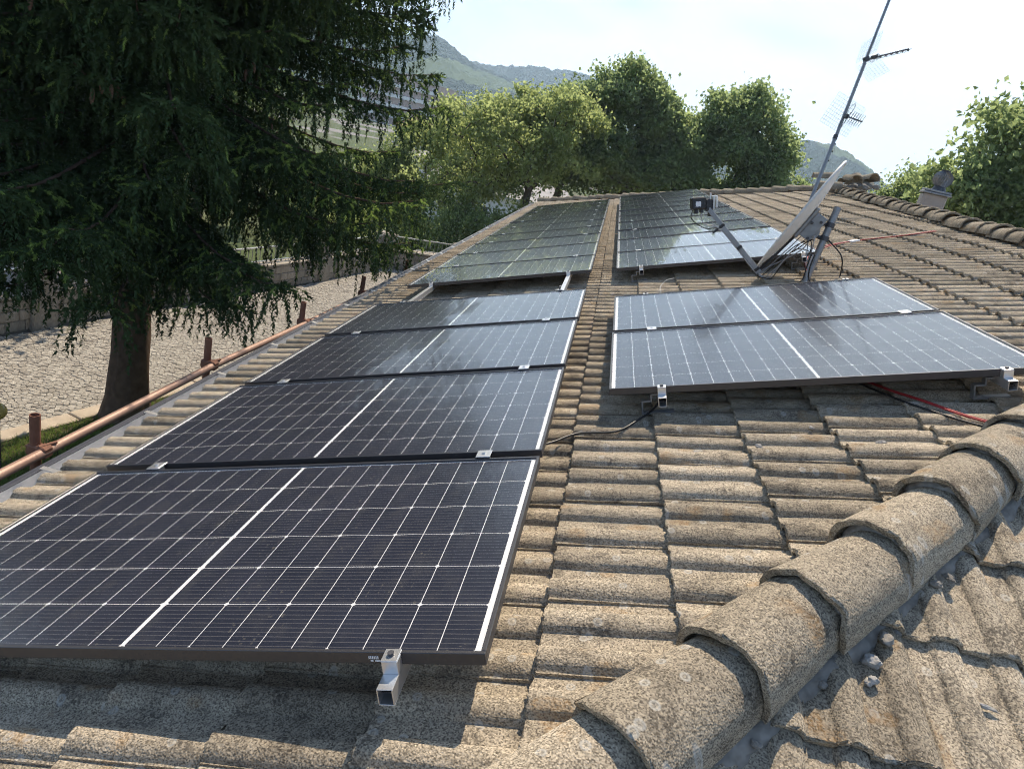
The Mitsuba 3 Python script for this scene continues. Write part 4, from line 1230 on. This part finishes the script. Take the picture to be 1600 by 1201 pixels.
deciduous('leafy_tree', 'small green tree left of the chimney cowl', (10.4, 27.4, GL), (10.3, 27.2, -0.8),
          [((10.2, 27.0, 1.55), (0.75, 0.8, 1.15), 34), ((10.9, 27.2, 0.9), (1.1, 0.9, 1.0), 34), ((11.6, 27.4, 1.5), (0.9, 0.8, 1.3), 26)], 200, 0.13, 'leaf_mid', 16, 0.28, 0.11)
deciduous('leafy_tree', 'light green tree between the spruce twigs and the airy pale tree', (-8.7, 31.5, GL), (-8.6, 31.2, -3.0),
          [((-8.6, 31.0, -1.0), (1.9, 1.5, 1.6), 80), ((-10.2, 31.2, -2.4), (1.6, 1.3, 1.2), 40)], 120, 0.16, 'leaf_light', 23, 0.28, 0.12)
deciduous('leafy_tree', 'dark tree behind the spruce beyond the stone wall', (-10.4, 13.6, GZ), (-10.4, 13.6, -1.2),
          [((-10.3, 12.8, 0.6), (2.2, 2.4, 2.0), 110)], 150, 0.17, 'leaf_dark', 17, 0.4, 0.16)
deciduous('leafy_tree', 'dark tree behind the spruce near the drive entrance', (-13.0, 20.5, GL), (-12.9, 20.5, -2.2),
          [((-12.6, 20.5, 0.2), (2.6, 2.4, 2.4), 80)], 150, 0.17, 'leaf_dark', 19, 0.4, 0.16)
for k, (c, r_, nm) in enumerate((((-7.6, 25.0, -3.9), (1.9, 1.2, 1.25), 'bright green bush behind the corner pillar of the wall'), ((-4.8, 26.4, -3.2), (1.7, 1.3, 1.5), 'leafy bush under the airy pale tree'),
                                 ((-10.4, 26.0, -4.0), (1.7, 1.2, 1.1), 'yellowish bush behind the railing left of the corner pillar'), ((-12.6, 29.0, -3.4), (1.8, 1.4, 1.6), 'bush behind the railing at the spruce twigs'), ((-2.7, 27.6, -2.9), (1.3, 1.2, 1.3), 'bush right under the leaning dark trunk'))):
    deciduous('bush', nm, (c[0], c[1], terrain(np.array(c[0]), np.array(c[1]))), (c[0], c[1], c[2] - 0.9), [(c, r_, 55)], 170, 0.12, ('leaf_light', 'leaf_mid')[k % 2], 30 + k, 0.30, 0.06, 'bushes behind the wall', 'bush')

# ---------------------------------------------------------------- the spruce
scene['needle_mat'] = {'type': 'principledthin', 'base_color': mikit.proc(lambda p, n, uv: mikit.mix((0.028, 0.052, 0.024), (0.078, 0.118, 0.046), mikit.noise(p.x * 2, p.y * 2, p.z * 2) * 0.5 + mikit.noise(p.x * 15, p.y * 15, p.z * 15) * 0.5)), 'roughness': 0.5, 'diff_trans': 0.35}
scene['shoot_mat'] = {'type': 'principledthin', 'base_color': mikit.proc(lambda p, n, uv: mikit.mix((0.170, 0.270, 0.065), (0.330, 0.430, 0.120), mikit.noise(p.x * 11, p.y * 11, p.z * 11))), 'roughness': 0.5, 'diff_trans': 0.8}
mat('cone_mat', lambda p, n, uv: mikit.mix((0.085, 0.042, 0.024), (0.20, 0.115, 0.07), mikit.noise(p.x * 90, p.y * 90, p.z * 90)), 0.8)
spruce = thing('spruce_tree', 'huge dark spruce tree with drooping twigs filling the left, beside the eave', 'tree')
g = np.random.default_rng(77)
SB = np.array([-5.68, 6.95, GZ - 0.1])
ST_ = np.array([-5.2, 6.95, 13.5])
axis = lambda z: SB + (ST_ - SB) * ((z - SB[2]) / (ST_[2] - SB[2]))
zs = np.concatenate([[GZ - 0.1, GZ + 0.1, GZ + 0.35], np.linspace(GZ + 0.7, 13.2, 60)])
th = np.linspace(0, 2 * np.pi, 41)[:-1]
V = []
for z in zs:
    r_ = 0.238 * (1 - (z - GZ) / 17.8) + 0.15 * math.exp(-(z - GZ + 0.1) / 0.32)
    q = np.stack([np.cos(th), np.sin(th), th * 0 + z * 0.7], 1)
    r_ = r_ * (1 + 0.32 * (meshkit.fbm(q * [4, 4, 3.2], 4, 5) - 0.5) + 0.05 * (meshkit.noise(q * [13, 13, 9], 6) - 0.5))
    V.append(axis(z) * [1, 1, 0] + np.stack([np.cos(th) * r_, np.sin(th) * r_, th * 0 + z], 1))
n = 40
i = np.arange(n)
F = []
for k in range(len(zs) - 1):
    a, b = k * n + i, k * n + (i + 1) % n
    F += [np.stack([a, b, b + n], 1), np.stack([a, b + n, a + n], 1)]
put('trunk', trimesh.Trimesh(np.vstack(V), np.vstack(F), process=False), 'spruce_bark', spruce, smooth=True)

sh_p, sh_d, sh_l, sh_k = [], [], [], []                                   # shoots: place, direction, length, kind (0 fine, 1 coarse, 2 new growth)
limbs = []
cones = []


def reach(z):
    return np.interp(z, [-2.2, -1.2, 0.0, 2.0, 4.0, 8.0, 13.0], [2.0, 2.7, 3.35, 3.55, 3.4, 2.3, 0.3])


z = -1.4
k = 0
while z < 12.6:
    nb_ = 11 if z < 5 else 12
    for b in range(nb_):
        az = (k * 0.61 + b / nb_ * 2 * np.pi + g.normal(0, 0.16))
        L_ = reach(z) * g.uniform(0.78, 1.12)
        out = np.array([math.cos(az), math.sin(az), 0])
        # the side turned to the viewer and the town is built finely, the far side and the top coarsely
        facing = out @ norm([0.75, -0.65, 0])
        L_ *= 1 - (0.10 if z > 0.6 else -0.04) * max(out[0], 0)
        sunside = out @ norm(SUN * [1, 1, 0])
        if sunside > 0.35:
            L_ *= 0.95 if sunside < 0.72 else 0.62
        if z < (1.3 if sunside > 0.6 else -1.2 + 1.6 * max(sunside, 0)):
            continue
        fine = z < 4.4 and facing > -0.5
        s = np.linspace(0, 1, 9)
        droop = np.interp(z, [-1.5, 1, 6, 12], [0.34, 0.32, 0.12, -0.35]) * g.uniform(0.8, 1.2)
        P = axis(z + g.normal(0, 0.1)) + out * (s * L_)[:, None]
        side_ = np.array([-out[1], out[0], 0]) * g.normal(0, 0.07)
        P = P + side_ * (s**2 * L_)[:, None]
        P[:, 2] += L_ * (0.12 * s - droop * s**1.5 + 0.16 * s**5)
        limbs.append(tube(P, np.linspace(0.030, 0.006, 9) * (0.6 + 0.4 * L_ / 3.5), 5, cap=False))
        ns = int(L_ / (0.088 if fine else 0.125))
        for q in range(ns):
            f = 0.10 + 0.90 * (q + g.uniform(0, 1)) / ns
            p = np.array([np.interp(f, s, P[:, j]) for j in range(3)])
            tan = norm(P[min(8, int(f * 8) + 1)] - P[max(0, int(f * 8) - 1)])
            sd_ = (1 if q % 2 else -1)
            lat = norm(np.cross(tan, [0, 0, 1])) * sd_
            ll = L_ * (0.05 + 0.21 * (1 - f) ** 0.7 + 0.05 * f) * g.uniform(0.6, 1.25)
            step_ = 0.15 if fine else 0.26
            d = norm(lat * g.uniform(0.7, 1.1) + tan * g.uniform(0.4, 0.9) + [0, 0, -0.1])
            pos_ = p.copy()
            m_ = max(1, int(ll / step_))
            for e in range(m_):
                last = e == m_ - 1
                sh_p.append(pos_.copy()); sh_d.append(d.copy()); sh_l.append(step_ * g.uniform(1.0, 1.25))
                young = fine and f > 0.5 and meshkit.noise(pos_ * 0.9, 21) > 0.50       # whole boughs carry young shoots, others few
                newg = last and g.uniform() < (0.9 if young else 0.12 * fine)
                sh_k.append(2 if newg else (0 if fine else 1))
                for w in (1, -1):                                          # side shoots make a flat spray
                    if g.uniform() < (0.95 if fine else 0.5):
                        sq = norm(d * 0.75 + np.cross(d, [0, 0, 1]) * w * 0.75 + g.normal(0, 0.10, 3) + [0, 0, -0.15])
                        sh_p.append(pos_ + d * step_ * g.uniform(0.1, 0.9)); sh_d.append(sq); sh_l.append(step_ * g.uniform(0.6, 1.0))
                        sh_k.append(2 if (fine and g.uniform() < (0.5 if young else 0.04)) else (0 if fine else 1))
                for _ in range(int(g.uniform() < (0.85 if fine else 0.5)) + int(fine and g.uniform() < 0.35)):    # curtain twig hanging down
                    hp = pos_ + d * step_ * g.uniform(0, 1)
                    hl = g.integers(1, 4)
                    hd = norm(np.array([0, 0, -1.0]) + d * 0.35 + g.normal(0, 0.14, 3))
                    for w in range(hl):
                        sh_p.append(hp.copy()); sh_d.append(hd.copy()); sh_l.append(step_ * g.uniform(0.9, 1.2))
                        sh_k.append(2 if (fine and w == hl - 1 and f > 0.5 and g.uniform() < 0.10) else (0 if fine else 1))
                        hp = hp + hd * step_
                        hd = norm(hd + [0, 0, -0.35] + g.normal(0, 0.06, 3))
                pos_ = pos_ + d * step_
                d = norm(d + [0, 0, -0.22] + g.normal(0, 0.08, 3))
            if fine and z > 0.6 and f > 0.45 and len(cones) < 60 and g.uniform() < 0.035:
                cones.append(p + lat * ll * g.uniform(0.2, 0.9) + [0, 0, -0.06])
        for w in range(3):                                                 # the branch's own end
            dd = norm(P[-1] - P[-2] + g.normal(0, 0.04, 3) + [0, 0, 0.02])
            sh_p.append(P[-1] - dd * 0.10 + g.normal(0, 0.012, 3)); sh_d.append(dd); sh_l.append(0.17); sh_k.append(2 if fine and g.uniform() < 0.5 else (0 if fine else 1))
    z += 0.25 if z < 5 else 0.42
    k += 1
sh_p, sh_d, sh_l, sh_k = np.array(sh_p), np.array(sh_d), np.array(sh_l), np.array(sh_k)


def brush(P, D, L_, nn_, nl, nw, seed):
    """needled shoots: nn_ thin triangles round each axis"""
    g_ = np.random.default_rng(seed)
    N = len(P)
    x = np.cross(D, np.array([0.31, 0.17, 0.93]))
    x /= np.linalg.norm(x, axis=1, keepdims=True) + 1e-9
    y = np.cross(D, x)
    V = np.empty((N, nn_, 3, 3))
    for j in range(nn_):
        a = j * 2.4 + g_.uniform(0, 6.28, N)
        t_ = (j + g_.uniform(0, 1, N)) / nn_
        o_ = P + D * (t_ * L_)[:, None]
        rad = np.cos(a)[:, None] * x + np.sin(a)[:, None] * y
        nd = D * 0.75 + rad * 0.8
        wv = np.cross(nd, rad + 0.3 * D)
        wv /= np.linalg.norm(wv, axis=1, keepdims=True) + 1e-9
        sc = (nl * g_.uniform(0.8, 1.2, N) * (1.15 - 0.45 * t_))[:, None]
        V[:, j, 0] = o_ - wv * nw * 0.5
        V[:, j, 1] = o_ + wv * nw * 0.5
        V[:, j, 2] = o_ + nd * sc
    V = V.reshape(-1, 3)
    return trimesh.Trimesh(V, np.arange(len(V)).reshape(-1, 3), process=False)


q = sh_k == 0
put('crown', brush(sh_p[q], sh_d[q], sh_l[q], 9, 0.056, 0.0270, 1), 'needle_mat', spruce)
q = sh_k == 1
put('crown', brush(sh_p[q], sh_d[q], sh_l[q], 7, 0.15, 0.10, 2), 'needle_mat', spruce)
q = sh_k == 2
tag(put('new_shoots', brush(sh_p[q], sh_d[q], sh_l[q] * 0.70, 18, 0.030, 0.014, 3), 'shoot_mat', spruce), 'bright yellow green young shoots at the twig ends', kind='stuff')
put('branches', cat(limbs), 'spruce_bark', spruce, smooth=60)
cp = np.array([[0.0, 0], [0.010, -0.006], [0.018, -0.03], [0.020, -0.065], [0.016, -0.105], [0.008, -0.128], [0.0, -0.132]])
cone_mesh = trimesh.creation.revolve(cp[::-1], sections=10)
CONE = mikit.ply(cone_mesh, 'cone_mat', smooth=50)
for p in cones:
    for w in range(int(g.integers(1, 4))):
        put('cone', CONE, None, spruce, m=mv(*(p + g.normal(0, 0.05, 3))) @ toward((0, 0, 0), (g.normal(0, 0.12), g.normal(0, 0.12), 1)))

# ---------------------------------------------------------------- town: houses, cars, sign
mat('facade_pink', lambda p, n, uv: mikit.mix((0.36, 0.26, 0.22), (0.42, 0.31, 0.27), mikit.fbm(p.x * 0.5, p.y * 0.5, p.z * 0.5, 3)), 0.9)
mat('facade_white', lambda p, n, uv: mikit.mix((0.62, 0.60, 0.56), (0.72, 0.70, 0.66), mikit.fbm(p.x * 0.7, p.y * 0.7, p.z * 0.7, 3)), 0.9)
mat('roof_red', lambda p, n, uv: mikit.mix((0.20, 0.10, 0.075), (0.29, 0.16, 0.12), mikit.fbm(p.x * 2, p.y * 2, p.z * 2, 3)), 0.9)
mat('roof_pale', lambda p, n, uv: mikit.mix((0.30, 0.28, 0.26), (0.46, 0.43, 0.40), mikit.fbm(p.x * 2, p.y * 2, p.z * 2, 3)), 0.9)
mat('window_dark', (0.03, 0.035, 0.045), 0.15)
mat('shutter_mat', (0.16, 0.12, 0.09), 0.7)


def building(name, label, x, y, w, d, h, rot, wall_mat, roof='gable', floors=2, cols=4, balcony=False, z=GL, roof_mat='roof_red'):
    t = thing(name, label, 'building')
    m = mv(x, y, z) @ rotz(rot)
    put('wall', moved(box(-w / 2, w / 2, -d / 2, d / 2, -0.5, h), m), wall_mat, t)
    if roof == 'gable':
        P = np.array([[-w / 2 - .5, -d / 2 - .6, h], [w / 2 + .5, -d / 2 - .6, h], [w / 2 + .5, d / 2 + .6, h], [-w / 2 - .5, d / 2 + .6, h], [-w / 2 + .8, 0, h + d * 0.22], [w / 2 - .8, 0, h + d * 0.22]])
        rk = put('roof', moved(trimesh.convex.convex_hull(np.vstack([P, P[:4] - [0, 0, 0.18]])), m), roof_mat, t)
        put('chimney', moved(cbox(-0.4, 0.4, 0.6, 1.3, h + d * 0.1, h + d * 0.22 + 1.0, 0.03), m), 'chimney_mat', rk)
    else:
        put('roof', moved(cat([cbox(-w / 2 - .3, w / 2 + .3, -d / 2 - .3, d / 2 + .3, h, h + 0.35, 0.03), cbox(-1.5, 1.5, -1.5, 1.5, h + 0.35, h + 2.2, 0.05)]), m), 'chimney_mat', t)
    fh_ = h / floors
    for f in range(floors):
        for c_ in range(cols):
            xx = -w / 2 + w * (c_ + 0.5) / cols
            for sd_ in (-1,):
                fr_ = put('window', moved(cat([cbox(xx - .62, xx - .52, sd_ * d / 2 - .08, sd_ * d / 2 + .02, f * fh_ + .9, f * fh_ + 2.4, .01), cbox(xx + .52, xx + .62, sd_ * d / 2 - .08, sd_ * d / 2 + .02, f * fh_ + .9, f * fh_ + 2.4, .01),
                                               cbox(xx - .62, xx + .62, sd_ * d / 2 - .10, sd_ * d / 2 + .02, f * fh_ + .8, f * fh_ + .9, .01), cbox(xx - .62, xx + .62, sd_ * d / 2 - .08, sd_ * d / 2 + .02, f * fh_ + 2.4, f * fh_ + 2.5, .01)]), m), 'facade_white', t)
                put('pane', moved(box(xx - .52, xx + .52, sd_ * d / 2 - .04, sd_ * d / 2 - .02, f * fh_ + .9, f * fh_ + 2.4), m), 'window_dark', fr_)
        if balcony:
            put('balcony', moved(cat([cbox(-w / 2 + .5, w / 2 - .5, -d / 2 - 1.4, -d / 2 - 0.1, f * fh_ + .25, f * fh_ + .45, .02), cbox(-w / 2 + .5, w / 2 - .5, -d / 2 - 1.4, -d / 2 - 1.3, f * fh_ + .45, f * fh_ + 1.4, .02)]), m), 'facade_white', t)


building('apartment_block', 'pinkish apartment block with balconies on the wooded hillside behind the spruce twigs', -82, 268, 34, 14, 21, -0.25, 'facade_pink', 'flat', 6, 8, True, z=-12)
building('town_house', 'town house with weathered red roof below the pinkish apartment block', -39.5, 158, 17, 11, 6.5, -0.45, 'facade_white', 'gable', 2, 5, z=-10)
building('town_house', 'white house glimpsed through the airy pale tree', -14.6, 84, 15, 9, 5.6, 0.05, 'facade_white', 'gable', 2, 5, z=GL - 2.5, roof_mat='roof_pale')
building('town_house', 'low white house glimpsed under the limbs of the airy tree', -9.5, 62, 12, 8, 3.6, 0.2, 'facade_white', 'gable', 1, 4, z=GL - 0.6, roof_mat='roof_pale')


def car(label, x, y, rot, paint, z):
    t = thing('parked_car', label, 'car', None)
    m = mv(x, y, z) @ rotz(rot)
    prof = [(-2.05, .35), (-2.1, .62), (-1.95, .88), (-1.25, .97), (-0.55, 1.42), (0.75, 1.46), (1.55, 1.02), (2.0, .92), (2.08, .6), (2.05, .35)]
    from shapely.geometry import Polygon as PG
    b = trimesh.creation.extrude_polygon(PG(prof), 1.66, engine='earcut')
    b.apply_transform(np.array([[1, 0, 0, 0], [0, 0, -1, 0.83], [0, 1, 0, 0], [0, 0, 0, 1.0]]))
    v = b.vertices
    v[:, 1] *= np.where(v[:, 2] > 1.2, 0.80, 1.0)
    b.vertices = v
    put('body', moved(b, m), paint, t)
    for s_ in (-1, 1):
        put('side_window', moved(trimesh.convex.convex_hull(np.array([[-1.0, s_ * .835, 1.0], [1.3, s_ * .835, 1.0], [.68, s_ * .70, 1.38], [-.48, s_ * .70, 1.38], [-1.0, s_ * .80, 1.0], [1.3, s_ * .80, 1.0], [.68, s_ * .66, 1.38], [-.48, s_ * .66, 1.38]])), m), 'window_dark', t)
        for xx in (-1.3, 1.3):
            put('wheel', moved(trimesh.creation.cylinder(0.31, 0.2, sections=20), m @ mv(xx, s_ * .76, .31) @ toward((0, 0, 0), (0, 1, 0))), 'black_plastic', t)
    put('windscreen', moved(trimesh.convex.convex_hull(np.array([[-1.24, -.7, .985], [-1.24, .7, .985], [-.58, .58, 1.42], [-.58, -.58, 1.42], [-1.2, -.7, .96], [-1.2, .7, .96], [-.54, .58, 1.40], [-.54, -.58, 1.40]])), m), 'window_dark', t)


mat('paint_white', (0.75, 0.76, 0.77), 0.25, clearcoat=0.8)
mat('paint_beige', (0.50, 0.44, 0.34), 0.3, clearcoat=0.8)
mat('paint_blue', (0.035, 0.09, 0.26), 0.3, clearcoat=0.8)
tz = lambda x, y: float(terrain(np.array(float(x)), np.array(float(y)))) + 0.01
car('white parked car glimpsed behind the blue round sign', -13.2, 42.5, 0.3, 'paint_white', tz(-13.2, 42.5))
car('white parked car glimpsed through spruce twigs left of the blue sign', -17.4, 44.0, 0.3, 'paint_white', tz(-17, 44))
car('beige parked car low behind the far end of the gutter', -8.6, 40.5, 0.2, 'paint_beige', tz(-8.6, 40.5))
car('blue parked car behind the bush under the airy tree', -6.0, 44.0, 0.2, 'paint_blue', tz(-6, 44))
t = thing('road_sign', 'round blue no parking sign with red rim behind the spruce twigs', 'road sign')
sp_ = np.array([-11.2, 35.1, -4.86])
fs_ = toward(sp_, norm(CAM - sp_) * [1, 1, 0.0])
mat('sign_blue', (0.03, 0.12, 0.50), 0.35)
mat('sign_red', (0.50, 0.03, 0.03), 0.35)
put('rim', moved(trimesh.creation.annulus(0.245, 0.30, 0.012), fs_), 'sign_red', t)
put('face', moved(trimesh.creation.cylinder(0.245, 0.010, sections=36), fs_), 'sign_blue', t)
put('slash', moved(box(-0.235, 0.235, -0.026, 0.026, 0.005, 0.008), fs_ @ rotz(-0.785)), 'sign_red', t)
put('post', tube([sp_ - fs_[:3, 2] * 0.04 + [0, 0, 0.3], sp_ - fs_[:3, 2] * 0.04 - [0, 0, 2.4]], 0.03, 10), 'galvanised', t)

# ---------------------------------------------------------------- the air between here and the hills
scene['haze'] = {'type': 'cube', 'to_world': T4().translate([0, 0, 70]).scale([1480, 1480, 83]), 'bsdf': {'type': 'null'}, 'interior': {'type': 'ref', 'id': 'haze_air'}}
labels['haze'] = {'kind': 'stuff'}
